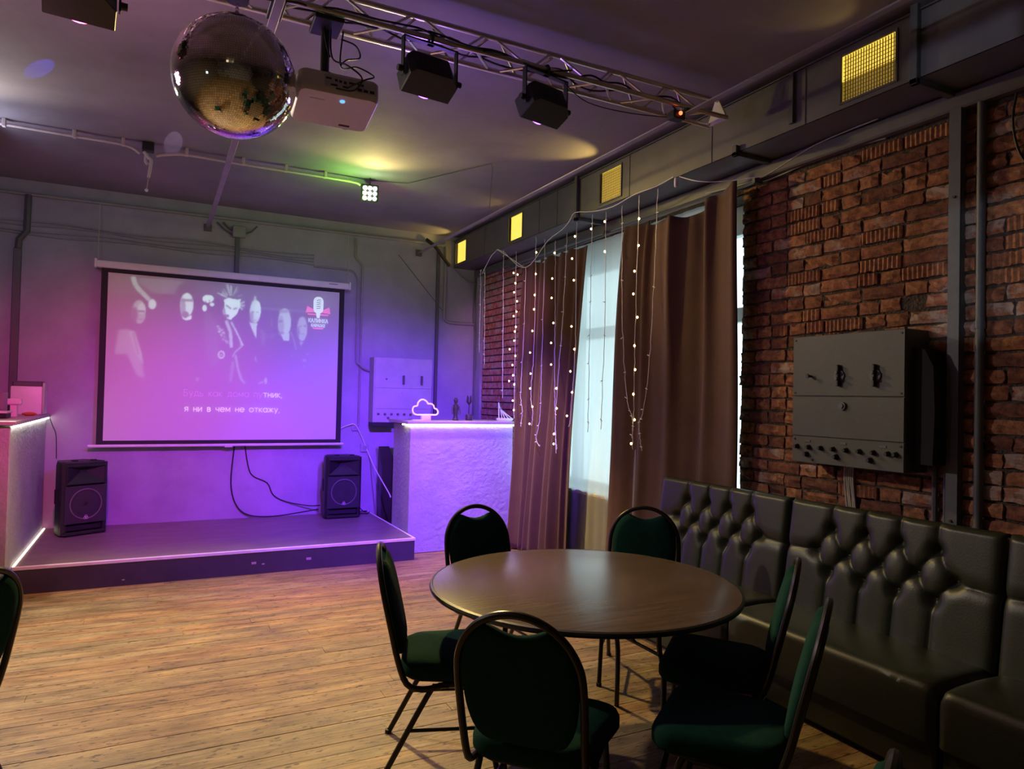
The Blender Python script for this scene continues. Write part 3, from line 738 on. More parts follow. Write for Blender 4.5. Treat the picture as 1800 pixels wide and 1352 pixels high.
b = B().tube([(-0.94, 8.28, 1.33), (-.91, 8.29, 1.24), (-.88, 8.28, 1.15), (-.87, 8.27, .92)], .004, 6, smooth=5)
tag(b.build('thin_cable', M['cable']), 'thin cable dropping from left counter to the loudspeaker beside it', 'cable')

# ------------------------------------------------------------------ projection screen
SX0, SX1, SZ0, SZ1, SY = -0.475, 1.885, 1.097, 2.820, 8.25
sc = thing('projection_screen', 'pull-down projection screen with a band picture and song lyrics', 'screen', (0.705, SY, 2.93))
b = B().box(SX0 - .105, SX1 + .105, SY - .035, SY + .045, 2.862, 2.935, .012, seg=2)
cs = b.build('housing', M['white'], sc)
B().box(SX0 - .125, SX0 - .103, SY - .04, SY + .05, 2.856, 2.95, .006).box(SX1 + .103, SX1 + .125, SY - .04, SY + .05, 2.856, 2.95, .006).build('end_cap', M['white'], cs)
B().box(SX1 - .13, SX1 - .03, SY - .037, SY - .034, 2.905, 2.912).build('maker_plate', M['pipedark'], cs)
B().box(SX0 - .06, SX1 + .06, SY, SY + .002, SZ0 - .045, 2.865).build('border_sheet', M['screenborder'], sc)
b = B().cyl((SX0 - .13, SY - .003, SZ0 - .055), (SX1 + .09, SY - .003, SZ0 - .055), .015, 10)
b.build('bottom_bar', M['white'], sc)
B().box(.68, .76, SY - .022, SY - .012, SZ0 - .08, SZ0 - .055, .004).build('pull_tab', M['white'], sc)
for X in (-0.572, 1.985): B().tube([(X, SY + .02, 2.945), (X, SY + .06, 3.53)], .0035, 6).build('hanging_wire', M['paleleaf'], sc)

# the projected picture: painted as a fine grid of colours
NU, NV = 352, 256
uu, vv = np.meshgrid((np.arange(NU + 1)) / NU, (np.arange(NV + 1)) / NV, indexing='ij')
def P(cx, cy):   # picture sketch units -> u, v of the screen
    l0, l1 = (45, 35), (1748, 185); l2, l3 = (5, 1275), (1718, 1262)
    t = (cy - 35) / 1240
    for _ in range(4):
        xa = l0[0] + (l2[0] - l0[0]) * t; xb = l1[0] + (l3[0] - l1[0]) * t
        s = (cx - xa) / (xb - xa)
        ya = l0[1] + (l1[1] - l0[1]) * s; yb = l2[1] + (l3[1] - l2[1]) * s
        t = (cy - ya) / (yb - ya)
    return s, 1 - t
def blur(a, n):
    for _ in range(n):
        p = np.pad(a, 1, mode='edge')
        a = (p[:-2, 1:-1] + p[2:, 1:-1] + p[1:-1, :-2] + p[1:-1, 2:] + 2 * a) / 6
    return a
def poly(pts):
    q = [P(*p) for p in pts]; ins = np.zeros(uu.shape, bool); n = len(q)
    for i in range(n):
        (x0, y0), (x1, y1) = q[i], q[(i + 1) % n]
        if y0 == y1: continue
        c = ((y0 > vv) != (y1 > vv)) & (uu < (x1 - x0) * (vv - y0) / (y1 - y0) + x0); ins ^= c
    return ins.astype(float)
def ell(cx, cy, rx, ry, rot=0.0):
    return poly([(cx + rx * math.cos(a) * math.cos(rot) - ry * math.sin(a) * math.sin(rot), cy + rx * math.cos(a) * math.sin(rot) + ry * math.sin(a) * math.cos(rot)) for a in [i * PI / 14 for i in range(28)]])
def stroke(pts, wd):
    m = np.zeros(uu.shape)
    for (x0, y0), (x1, y1) in zip(pts, pts[1:]):
        L_ = math.hypot(x1 - x0, y1 - y0) or 1; nx, ny = -(y1 - y0) / L_ * wd / 2, (x1 - x0) / L_ * wd / 2
        m = np.maximum(m, poly([(x0 + nx, y0 + ny), (x1 + nx, y1 + ny), (x1 - nx, y1 - ny), (x0 - nx, y0 - ny)]))
    return m
E = np.zeros(uu.shape)
def add(mask, k, bl=2):
    global E
    mk = blur(mask, bl); E = E * (1 - mk) + k * mk
add(poly([(60, 60), (1730, 200), (1730, 300), (1130, 270), (480, 195), (60, 200)]), .07, 8)
add(poly([(250, 70), (560, 90), (520, 140), (480, 195), (330, 180), (240, 110)]), .17, 5)
add(poly([(1110, 286), (1490, 316), (1490, 332), (1110, 304)]), .20, 2)
add(poly([(1150, 480), (1260, 488), (1200, 528), (1150, 520)]), .12, 3)
add(stroke([(1198, 360), (1198, 440)], 10), .22, 2)
# figures, left to right: raised arm and pale shirt
add(stroke([(205, 62), (222, 130), (262, 180), (315, 235)], 34), .42, 3); add(ell(333, 268, 28, 38), .62, 3)
add(ell(245, 325, 48, 90), .34, 4); add(ell(262, 300, 24, 42), .50, 3); add(ell(215, 350, 20, 60), .10, 4); add(stroke([(238, 318), (280, 322)], 14), .14, 2); add(stroke([(242, 380), (268, 380)], 8), .16, 2)
add(poly([(110, 455), (165, 450), (215, 470), (245, 600), (282, 815), (225, 795), (165, 640), (80, 640)]), .22, 5)
add(poly([(175, 470), (215, 470), (265, 640), (275, 720), (225, 640)]), .34, 4); add(stroke([(205, 480), (240, 640)], 10), .12, 2)
# second figure: dark hair, glasses
add(ell(572, 160, 72, 46), .0, 3); add(ell(572, 270, 46, 88), .72, 3); add(ell(543, 290, 20, 72), .38, 3); add(stroke([(530, 238), (612, 238)], 20), .30, 2); add(ell(560, 345, 26, 26), .20, 3)
add(poly([(532, 352), (560, 372), (605, 345), (605, 378), (570, 388), (545, 378)]), .75, 2)
# raised fist
add(ell(722, 226, 42, 30), .78, 2); add(ell(750, 268, 18, 14), .78, 2); add(ell(697, 296, 17, 26), .75, 2); add(stroke([(700, 240), (712, 262)], 6), .2, 1); add(stroke([(730, 235), (735, 258)], 6), .2, 1)
add(poly([(690, 330), (740, 320), (790, 420), (800, 700), (740, 760), (700, 560)]), .10, 8)
# spiky haired singer
rs_ = random.Random(12)
for k in range(26):
    a = math.radians(rs_.uniform(-165, -15)); r0 = rs_.uniform(20, 60); r1 = rs_.uniform(80, 125)
    add(stroke([(890 + r0 * math.cos(a), 225 + r0 * math.sin(a)), (893 + r1 * math.cos(a) * .9, 225 + r1 * math.sin(a))], 7), rs_.uniform(.25, .55), 1)
for k in range(10):
    a = math.radians(rs_.uniform(-40, 60)); add(stroke([(940, 270), (940 + 55 * math.cos(a), 265 + 55 * math.sin(a))], 7), .5, 1)
add(poly([(838, 232), (870, 218), (935, 232), (962, 225), (955, 290), (930, 345), (888, 382), (858, 372), (842, 310)]), .80, 2)
add(stroke([(852, 272), (890, 300)], 12), .22, 2); add(stroke([(905, 305), (935, 292)], 12), .25, 2); add(ell(862, 352, 16, 12), .18, 2); add(ell(838, 320, 12, 30), .4, 2)
for k in range(26):
    t = k / 26; add(ell(800 + 55 * t + rs_.uniform(-16, 16), 430 + 130 * t, rs_.uniform(5, 14), rs_.uniform(4, 9)), rs_.uniform(.1, .62), 1)
add(stroke([(852, 385), (885, 470), (892, 590)], 26), .5, 3); add(stroke([(890, 395), (945, 500), (975, 570)], 14), .55, 2); add(poly([(965, 540), (990, 572), (955, 575)]), .5, 2)
add(stroke([(975, 575), (915, 625), (900, 660)], 12), .42, 2); add(stroke([(922, 640), (940, 740), (965, 820), (995, 852)], 18), .40, 3); add(stroke([(905, 690), (895, 770), (885, 840)], 26), .26, 4)
add(ell(818, 640, 26, 32), .55, 1); add(ell(818, 640, 15, 19), .10, 1); add(ell(818, 642, 8, 5), .5, 1)
add(ell(645, 822, 14, 16), .30, 3)
# fifth figure
add(ell(1070, 222, 10, 20), .5, 2); add(ell(1072, 318, 42, 86), .66, 3); add(ell(1090, 300, 22, 56), .78, 3); add(stroke([(1045, 325), (1062, 325)], 12), .3, 2); add(stroke([(1078, 325), (1100, 325)], 10), .3, 2); add(stroke([(1056, 385), (1084, 385)], 8), .3, 2); add(ell(1045, 360, 14, 40), .35, 3)
add(poly([(1022, 392), (1045, 405), (1088, 408), (1084, 440), (1080, 525), (1045, 450)]), .62, 2)
for k in range(12): add(stroke([(1105 + rs_.uniform(0, 45), 440 + rs_.uniform(0, 60)), (1115 + rs_.uniform(0, 40), 510 + rs_.uniform(0, 80))], 5), .22, 1)
add(poly([(1065, 640), (1080, 660), (1085, 695), (1065, 680)]), .40, 2); add(ell(1153, 832, 12, 26), .45, 2); add(stroke([(1095, 852), (1135, 840)], 12), .42, 2)
# sixth and seventh figures
add(ell(1300, 400, 52, 104), .56, 3); add(ell(1272, 420, 24, 70), .40, 3); add(stroke([(1255, 322), (1330, 318)], 22), .34, 3); add(stroke([(1255, 395), (1282, 392)], 14), .16, 2); add(ell(1275, 485, 22, 16), .22, 3); add(poly([(1270, 490), (1340, 480), (1335, 540), (1290, 535)]), .55, 2)
add(stroke([(1350, 470), (1378, 545), (1388, 600)], 10), .35, 2)
add(ell(1440, 450, 42, 92), .44, 3); add(stroke([(1420, 432), (1434, 432)], 12), .12, 2); add(stroke([(1450, 430), (1470, 428)], 10), .14, 2); add(stroke([(1425, 487), (1455, 487)], 6), .14, 1); add(ell(1410, 470, 10, 40), .2, 3); add(poly([(1415, 545), (1455, 545), (1430, 580)]), .40, 2)
for (x, y, s) in ((1356, 650, 7), (1458, 682, 16), (1478, 637, 8), (1492, 637, 6), (1455, 730, 7), (1402, 790, 5), (1390, 600, 8), (1402, 858, 5)): add(ell(x, y, s, s * .7), .34, 1)
g = B(); g.grid(lambda u, v: (SX0 + (SX1 - SX0) * u, SY - .004, SZ0 + (SZ1 - SZ0) * v), NU, NV)
pm_ = bpy.data.materials.new('projected_picture'); pm_.use_nodes = True
nt = pm_.node_tree; pb_ = nt.nodes['Principled BSDF']; pb_.inputs['Base Color'].default_value = (0.62, 0.62, 0.62, 1); pb_.inputs['Roughness'].default_value = 0.8
pb_.inputs['Specular IOR Level'].default_value = 0.2
at = nt.nodes.new('ShaderNodeAttribute'); at.attribute_name = 'picture'; nt.links.new(at.outputs['Color'], pb_.inputs['Emission Color']); pb_.inputs['Emission Strength'].default_value = 0.85
so = g.build('picture_sheet', pm_, sc, sharp=180)
ca = so.data.color_attributes.new('picture', 'FLOAT_COLOR', 'POINT')
E2 = np.clip(E, 0, 1) ** 1.5
arr = np.zeros((NU + 1, NV + 1, 4), dtype=np.float32)
arr[..., 0] = E2 * .60; arr[..., 1] = E2 * .95; arr[..., 2] = E2 * .80; arr[..., 3] = 1
# faint projector light over the whole picture
arr[..., :3] += 0.004
ca.data.foreach_set('color', arr.reshape(-1))
def text(name, s, x, z, size, m, parent, align='LEFT', y=SY - .008, bold=0.0, sx=1.0, loc=True):
    cu = bpy.data.curves.new(name, 'FONT'); cu.body = s; cu.size = size; cu.align_x = align; cu.offset = bold; cu.fill_mode = 'FRONT'; cu.resolution_u = 6
    to = bpy.data.objects.new(name, cu); COL.objects.link(to); bpy.context.view_layer.update()
    me = bpy.data.meshes.new_from_object(to.evaluated_get(bpy.context.evaluated_depsgraph_get())); bpy.data.objects.remove(to)
    xs = [v.co.x for v in me.vertices]; wdt = max(xs) - min(xs)
    mtx = Matrix.Translation(Vector((x, y, z)) - wloc(parent)) @ Matrix.Rotation(PI / 2, 4, 'X') @ Matrix.Diagonal((sx, 1, 1, 1))
    me.transform(mtx); me.materials.clear(); me.materials.append(m)
    return link(name, me, parent), wdt * sx
def uv(cx, cy):
    s, t = P(cx, cy); return SX0 + (SX1 - SX0) * s, SZ0 + (SZ1 - SZ0) * t
def arc_(cx, cy, rx, ry, a0, a1, n=14):
    return [(cx + rx * math.cos(math.radians(a0 + (a1 - a0) * i / n)), cy + ry * math.sin(math.radians(a0 + (a1 - a0) * i / n))) for i in range(n + 1)]
GL = {'я': (.8, [[(.75, 0), (.75, 1)], [(.75, 1), (.36, 1)] + arc_(.36, .75, .27, .25, 90, 270) + [(.75, .5)], [(.42, .5), (.08, 0)]]),
      'н': (.8, [[(.05, 0), (.05, 1)], [(.75, 0), (.75, 1)], [(.05, .52), (.75, .52)]]), 'и': (.8, [[(.05, 0), (.05, 1)], [(.75, 0), (.75, 1)], [(.05, .03), (.75, .97)]]),
      'в': (.72, [[(.05, 0), (.05, 1)], [(.05, 1), (.38, 1)] + arc_(.38, .77, .23, .23, 90, -90) + [(.05, .54)], [(.38, .54)] + arc_(.42, .27, .27, .27, 90, -90) + [(.05, 0)]]),
      'ч': (.75, [[(.7, 0), (.7, 1)], [(.05, 1), (.05, .7)] + arc_(.33, .70, .28, .28, 180, 270) + [(.7, .42)]]),
      'е': (1.0, [[(.02, .52), (.98, .52)], arc_(.5, .5, .48, .5, 2, 325, 24)]), 'м': (1.0, [[(.05, 0), (.05, 1), (.5, .2), (.95, 1), (.95, 0)]]),
      'о': (1.0, [arc_(.5, .5, .48, .5, 0, 360, 26)]), 'т': (.8, [[(0, 1), (.8, 1)], [(.4, 0), (.4, 1)]]), 'к': (.72, [[(.05, 0), (.05, 1)], [(.68, 1), (.1, .5), (.72, 0)]]),
      'а': (1.0, [arc_(.48, .5, .46, .5, 0, 360, 26), [(.95, 0), (.95, 1)]]), 'ж': (1.1, [[(.55, 0), (.55, 1)], [(0.02, 1), (.5, .5), (0, 0)], [(1.08, 1), (.6, .5), (1.1, 0)]]),
      'у': (.85, [[(.04, 1), (.44, .05)], [(.83, 1), (.27, -.42)]]), 'п': (.78, [[(.05, 0), (.05, 1), (.73, 1), (.73, 0)]]),
      'д': (.95, [[(.17, .08), (.3, 1), (.78, 1), (.78, .08)], [(.02, -.22), (.02, .06), (.93, .06), (.93, -.22)]]), 'ь': (.7, [[(.05, 1), (.05, 0), (.38, 0)] + arc_(.38, .28, .27, .28, -90, 90) + [(.05, .56)]]),
      'Б': (.82, [[(.74, 1.42), (.05, 1.42), (.05, 0), (.40, 0)] + arc_(.42, .4, .36, .4, -90, 90) + [(.05, .8)]]), ',': (.25, [[(.14, .08), (.04, -.26)]])}
def word_width(wd_, g_=.24): return sum(GL[c][0] + g_ for c in wd_) - g_
def write(name, wd_, x, z, k, m, th=.115):
    b = B(); pen = 0.0; half = th * k / 2
    for c in wd_:
        for st_ in GL[c][1]:
            for i in range(len(st_) - 1):
                p0 = Vector((x + (pen + st_[i][0]) * k, z + st_[i][1] * k)); p1 = Vector((x + (pen + st_[i + 1][0]) * k, z + st_[i + 1][1] * k))
                d = (p1 - p0).normalized(); n_ = Vector((-d.y, d.x)) * half; p0 = p0 - d * half * .55; p1 = p1 + d * half * .55
                b.prism([(q.x, q.y) for q in (p0 + n_, p1 + n_, p1 - n_, p0 - n_)], 1, SY - .0085 - .0001 * (i % 3), SY - .0065)
        pen += GL[c][0] + .24
    return b.build(name, m, sc, flat=True)
def lyric(line, x0, z0, x1, mats):
    total = sum(word_width(q) for q in line) + 1.15 * (len(line) - 1); k = (x1 - x0) / total; x = x0
    for q, mm in zip(line, mats):
        if isinstance(mm, tuple):    # a word sung half way
            for part_, m1 in mm: write('lyric_word', part_, x, z0, k, m1); x += (word_width(part_) + .24) * k
            x += (1.15 - .24) * k
        else: write('lyric_word', q, x, z0, k, mm); x += (word_width(q) + 1.15) * k
x0, z0 = uv(552, 1058); x1, _ = uv(1262, 1058)
lyric(['я', 'ни', 'в', 'чем', 'не', 'откажу,'], x0, z0, x1, [M['text']] * 6)
x0, z0 = uv(548, 943); x1, _ = uv(1282, 943)
lyric(['Будь', 'как', 'дома', 'путник,'], x0, z0, x1, [M['textdim']] * 3 + [(('пу', M['textdim']), ('тник,', M['text']))])
# karaoke logo, upper right of the picture
lx, lz = uv(1572, 275)
def disc(name, pts, m, y):
    return B().prism([(x, z) for x, z in pts], 1, y - .001, y).build(name, m, sc, flat=True)
cap = [(lx + .055 * math.cos(a) * (1 if True else 0), lz + .045 + .05 * math.sin(a)) for a in [i * PI / 10 for i in range(0, 11)]] + [(lx + .055 * math.cos(a), lz - .045 + .055 * math.sin(a)) for a in [PI + i * PI / 10 for i in range(0, 11)]]
for s in (-1, 1):
    disc('logo_wing', [(lx + s * .045, lz - .06), (lx + s * .125, lz - .02), (lx + s * .14, lz - .095), (lx + s * .04, lz - .085)], M['logored'], SY - .006)
disc('logo_base', [(lx - .12, lz - .105), (lx + .12, lz - .105), (lx + .115, lz - .12), (lx - .115, lz - .12)], M['logored'], SY - .006)
disc('logo_base', [(lx - .07, lz - .265), (lx + .07, lz - .265), (lx + .05, lz - .28), (lx - .05, lz - .28)], M['logored'], SY - .006)
disc('logo_microphone', cap, M['logowhite'], SY - .008)
disc('logo_stand', [(lx - .02, lz - .098), (lx + .02, lz - .098), (lx + .016, lz - .15), (lx - .016, lz - .15)], M['logowhite'], SY - .008)
for k in range(5): disc('logo_grille', [(lx - .022, lz + .055 - k * .024), (lx + .026, lz + .066 - k * .024), (lx + .026, lz + .059 - k * .024), (lx - .022, lz + .048 - k * .024)], M['logodark'], SY - .0095)
o, wd = text('logo_text', 'КАЛИНКА', lx, lz - .205, .062, M['logowhite'], sc, bold=.0012); k_ = .225 / wd
for v in o.data.vertices: v.co.x = (v.co.x + wloc(sc).x - lx) * k_ + lx - .1125 - wloc(sc).x
o, wd = text('logo_text', 'КАРАОКЕ', lx, lz - .255, .046, M['logowhite'], sc, bold=.001); k_ = .16 / wd
for v in o.data.vertices: v.co.x = (v.co.x + wloc(sc).x - lx) * k_ + lx - .08 - wloc(sc).x

# ------------------------------------------------------------------ loudspeakers
def loudspeaker(loc, rz, label):
    t = thing('loudspeaker', label, 'loudspeaker', loc, rz, 'loudspeakers on the stage')
    W_, H_, D_ = .205, .70, .30
    def sec(z, s=1.0):
        return [(W_ * s, -D_ / 2 + .05, z), (W_ * s * .92, .02, z), (W_ * s * .62, D_ / 2, z), (-W_ * s * .62, D_ / 2, z), (-W_ * s * .92, .02, z), (-W_ * s, -D_ / 2 + .05, z)]
    b = B().rings([sec(0, .95), sec(.02, 1), sec(H_ - .03, 1), sec(H_, .95)]); b.build('cabinet', M['blackplastic'], t, local=True, sharp=25)
    b = B()
    for s_ in (-1, 1): b.prism([(s_ * W_, -D_ / 2 + .052), (s_ * W_, -D_ / 2 + .005), (s_ * .176, -D_ / 2 - .016), (s_ * .162, -D_ / 2 - .016), (s_ * .162, -D_ / 2 + .052)], 2, .012, H_ - .008)
    b.prism([(-.17, -D_ / 2 - .02), (0, -D_ / 2 - .028), (.17, -D_ / 2 - .02), (.17, -D_ / 2 + .052), (-.17, -D_ / 2 + .052)], 2, .662, H_ - .004)
    b.build('bezel', M['blackplastic'], t, local=True, sharp=25)
    f = -D_ / 2 - .018
    # horn: a flared recess
    b = B()
    ro = [(-.165, .655), (.165, .655), (.165, .50), (-.165, .50)]; ri = [(-.03, .625), (.03, .625), (.03, .60), (-.03, .60)]
    for k in range(4):
        a, c = ro[k], ro[(k + 1) % 4]; d, e = ri[(k + 1) % 4], ri[k]
        b.bm.faces.new([b.bm.verts.new(p) for p in ((a[0], f - .005, a[1]), (c[0], f - .005, c[1]), (d[0], f + .06 - .0, d[1]), (e[0], f + .06, e[1]))])
    b.build('horn', M['blackplastic'], t, local=True, flat=True)
    B().box(-.031, .031, f + .056, f + .06, .60, .625).build('horn_throat', M['cable'], t, local=True)
    b = B()
    for (x0, x1, z0, z1) in ((-.178, .178, .655, .672), (-.178, .178, .487, .50), (-.178, -.165, .50, .655), (.165, .178, .50, .655)):
        b.box(x0, x1, f - .014, f + .03, z0, z1, .004)
    b.build('horn_frame', M['blackplastic'], t, local=True)
    B().box(-.185, .185, f - .012, f + .01, .115, .475, .004).build('grille', M['blackgrille'], t, local=True)
    B().tube([(.142 * math.cos(a), f - .014, .30 + .142 * math.sin(a)) for a in [i * PI / 24 for i in range(48)]], .0055, 6, closed=True).build('woofer_ring', mat('ring_grey', (.22, .2, .22), .35, .4) if 'ring_grey' not in bpy.data.materials else bpy.data.materials['ring_grey'], t, local=True)
    B().lathe([(.132, 0), (.10, .012), (.06, .018), (.02, .006)], (0, 0, 0), 28).build('cone', M['blackgrille'], t, local=True).matrix_local = Matrix.Translation((0, f - .006, .30)) @ Matrix.Rotation(PI / 2, 4, 'X')
    b = B()
    for k in range(3):
        a = k * 2 * PI / 3 + PI / 2; b.tube([(.010 * math.cos(a) + .011 * math.cos(q), f - .021, .172 + .010 * math.sin(a) + .011 * math.sin(q)) for q in [i * PI / 6 for i in range(12)]], .0022, 5, closed=True)
    b.build('emblem', mat('emblem_pale', (.75, .6, .7), .4) if 'emblem_pale' not in bpy.data.materials else bpy.data.materials['emblem_pale'], t, local=True)
    B().box(-.165, .165, f + .03, f + .06, .045, .10, .003).build('bass_port', M['cable'], t, local=True)
    b = B().box(-.19, .19, f - .022, f + .02, .006, .04, .01).build('lower_lip', M['blackplastic'], t, local=True)
    for x in (-.05, .12): B().box(x - .025, x + .025, -.06, -.02, H_ - .002, H_ + .012, .004).build('top_fitting', M['cable'], t, local=True)
    for s in (-1, 1): B().box(s * W_ * .98 - .006, s * W_ * .98 + .006, -.06, .0, .30, .44, .004).build('side_handle', M['cable'], t, local=True)
    return t
loudspeaker((1.925, 8.13, SZ + .001), 0.02, 'black loudspeaker on the stage right of the screen, cables beside it')
loudspeaker((-0.66, 8.02, SZ + .001), 0.50, 'black loudspeaker on the stage left of the screen, against the counter')

# ------------------------------------------------------------------ conduits and cables on the back wall (w: x, z on the wall)
def run(name, label, cat, pts, r, m, depth=None, sm=0, y=None):
    yy = (YB - r - .003) if y is None else y
    q = [(p[0], yy if len(p) == 2 else p[1], p[-1]) for p in pts]
    return tag(B().tube(q, r, 8, smooth=sm).build(name, m), label, cat)
run('conduit', 'straight grey pipe along the top of the back wall above the screen', 'pipe', [(-1.9, 3.535), (3.05, 3.555)], .018, M['pipe'])
wc = thing('wall_cable', 'bundle of thin painted cables across the back wall just above the screen', 'cable', (0.1, YB, 3.2))
for dz, s in ((0, 0), (.035, 1), (.10, 2), (.13, 3)):
    pts = [(-1.9 + i * .35, YB - .012, 3.145 + dz + .012 * math.sin(i * 1.7 + s) - .004 * i * (s > 1)) for i in range(11)]
    B().tube(pts, .007, 6, smooth=3).build('cable_run', M['pipe'], wc)
tag(B().tube([(1.6, YB - .014, 3.115), (2.0, YB - .014, 3.11), (2.10, YB - .014, 3.05), (2.125, YB - .014, 2.9), (2.125, YB - .02, 2.10), (2.16, YB - .048, 1.99), (2.22, YB - .05, 1.94), (2.29, YB - .03, 1.92)], .012, 8, smooth=4).build('conduit', M['pipe']),
    'bent pipe right of the screen running down to the wall cabinet', 'pipe')
tag(B().tube([(2.085, YB - .016, 3.50), (2.085, YB - .016, 3.28), (2.175, YB - .016, 3.18), (2.175, YB - .016, 1.25)], .014, 8).build('conduit', M['pipe']), 'vertical pipe right of the screen ending at the small socket', 'pipe')
tk = thing('cable_trunking', 'dark vertical trunking on the back wall left of the screen', 'trunking', (-1.25, YB, 2.4))
B().box(-1.29, -1.225, YB - .045, YB, 1.40, 2.99, .004).build('trunking', M['pipedark'], tk)
B().tube([(-1.255, YB - .025, 2.99), (-1.25, YB - .025, 3.08), (-1.19, YB - .025, 3.17), (-1.185, YB - .025, 3.53)], .03, 8).build('trunking_bend', M['pipedark'], tk)
jb = thing('junction_box', 'grey junction box under the wall pipe above the screen', 'junction box', (.768, YB, 3.41))
B().box(.70, .838, YB - .06, YB, 3.345, 3.475, .008).build('box', M['pipe'], jb)
B().box(.735, .78, YB - .03, YB, 2.94, 3.345, .003).build('down_trunking', M['pipedark'], jb)
for p in ([(.54, 3.49), (.62, 3.42), (.70, 3.37)], [(.96, 3.50), (.90, 3.43), (.838, 3.40)], [(.60, 3.50), (.66, 3.44), (.70, 3.42)]):
    B().tube([(x, YB - .02, z) for x, z in p], .008, 6).build('cable_tail', M['pipedark'], jb)
tag(B().tube([(3.075, YB - .02, 3.545), (3.20, YB - .02, 3.545), (3.245, YB - .02, 3.51), (3.238, YB - .02, 2.70), (3.255, YB - .02, 2.61), (3.33, YB - .02, 2.575), (3.66, YB - .02, 2.575)], .02, 10, smooth=4).build('conduit', M['pipe']), 'pale pipe bending from ceiling down to the corner behind the counter', 'pipe')
tag(B().box(3.125, 3.165, YB - .03, YB, 1.40, 3.49, .003).build('conduit', M['pipedark']), 'flat vertical trunking on the back wall behind the counter figurines', 'trunking')
tag(B().tube([(2.97, YB - .03, 3.60), (3.08, YB - .085, 3.50), (3.17, YB - .075, 3.40), (3.28, YB - .06, 3.29)], .022, 8, smooth=4).build('cable_bundle', M['cable']), 'thick black cable bundle in the far upper corner beside the duct end', 'cable')
tag(B().tube([(3.31, YB - .02, 3.29), (3.53, YB - .02, 3.12), (3.60, YB - .02, 3.10), (3.665, YB - .03, 3.12)], .013, 8, smooth=3).build('conduit', M['pipe']), 'short diagonal pipe in the far corner below the duct end', 'pipe')
tag(B().tube([(2.62, YB - .006, 3.37), (3.24, YB - .006, 2.70)], .004, 6).build('wall_cable', M['pipedark']), 'thin cable slanting down the back wall right of the screen', 'cable')
tag(B().tube([(3.655, YB - .035, 3.2), (3.64, YB - .035, 2.66), (3.665, YB - .035, 2.45), (3.665, YB - .035, 1.4)], .013, 8, smooth=3).build('conduit', M['pipedark']), 'dark pipe down the far room corner beside the brickwork', 'pipe')
def socket(x, z, s, label):
    t = thing('wall_socket', label, 'socket', (x, YB, z))
    B().box(x - s, x + s, YB - .022, YB, z - s, z + s, .006).build('plate', M['paint'], t)
    B().cyl((x, YB - .026, z), (x, YB - .02, z), s * .55, 16).build('insert', M['pipe'], t)
socket(2.13, 1.225, .035, 'small wall socket at the end of the vertical pipe, right of the screen')
socket(2.255, .985, .05, 'square wall socket above the right loudspeaker')
tag(B().tube([(1.90, YB - .03, 1.19), (2.04, YB - .035, 1.255), (2.15, YB - .035, 1.24), (2.31, YB - .03, .90), (2.33, 8.1, .75), (2.338, 7.6, .55), (2.338, 7.5, .50)], .007, 6, smooth=4).build('power_cable', M['white']), 'white power cable running from the screen down past the wall sockets', 'cable')
tag(B().tube([(.79, YB - .012, 1.02), (.765, YB - .012, .61), (.83, YB - .02, .36), (.97, YB - .03, SZ + .03), (1.22, 8.28, SZ + .012), (1.53, 8.24, SZ + .05), (1.70, 8.2, SZ + .08)], .007, 6, smooth=5).build('power_cable', M['cable']), 'black cable looping from the screen down to the right loudspeaker, lower of two', 'cable')
tag(B().tube([(.90, YB - .012, 1.02), (.945, YB - .012, .78), (1.0, YB - .012, .68), (1.15, YB - .012, .60), (1.22, YB - .012, .46), (1.36, YB - .014, .38), (1.6, 8.28, .33), (1.72, 8.2, .34)], .006, 6, smooth=5).build('power_cable', M['cable']), 'black wavy cable on the wall under the screen, upper of two', 'cable')
tag(B().tube([(2.10, 8.2, SZ + .06), (2.18, 8.24, SZ + .07), (2.22, 8.16, SZ + .03), (2.28, 8.25, SZ + .02), (2.20, 8.30, SZ + .012), (2.15, 8.22, SZ + .01), (2.25, 8.14, SZ + .01), (2.31, 8.24, SZ + .01)], .006, 6, smooth=5).build('power_cable', M['cable']), 'tangle of cables on the stage right of the right loudspeaker', 'cable')
bp = B().prism([(2.40, 0.0), (2.66, 0.0), (2.66, .86), (2.58, .87), (2.52, 1.01), (2.40, 1.01)], 1, 8.20, 8.225)
tag(bp.build('black_panel', M['stagefront']), 'black board leaning on the back wall beside the right counter', 'board')

# ceiling conduit over the stage with its clips
cc = thing('ceiling_conduit', 'pale sagging conduit clipped across the ceiling over the stage', 'conduit', (0.1, 6.5, 3.62))
B().tube([(-2.0, 6.52, 3.635), (-1.15, 6.52, 3.635), (-.63, 6.52, 3.63), (-.29, 6.52, 3.625), (-.18, 6.52, 3.575)], .012, 8, smooth=4).build('conduit_left', M['pvc'], cc)
B().tube([(-.06, 6.52, 3.575), (.02, 6.52, 3.60), (.18, 6.52, 3.625), (.58, 6.52, 3.622), (1.53, 6.52, 3.625), (1.66, 6.52, 3.60)], .012, 8, smooth=4).build('conduit_right', M['pvc'], cc)
for x in (-1.1, -.64, -.30, .17, .62, .98, 1.33): B().box(x - .012, x + .012, 6.50, 6.54, 3.615, ZC, .003).build('clip', M['pvc'], cc)
jc = thing('hanging_junction', 'small black box with a dangling pale cable end on the ceiling conduit', 'junction box', (-.12, 6.52, 3.58))
B().box(-.165, -.075, 6.48, 6.56, 3.60, 3.67, .006).build('box', M['cable'], jc)
B().tube([(-.15, 6.5, 3.59), (-.12, 6.5, 3.55), (-.095, 6.49, 3.52), (-.10, 6.48, 3.45), (-.11, 6.48, 3.375)], .013, 8, smooth=4).build('cable_tail', M['pvc'], jc)
B().tube([(-.13, 6.51, 3.58), (-.135, 6.51, 3.52), (-.12, 6.50, 3.49)], .014, 8, smooth=3).build('cable_tail', M['pvc'], jc)
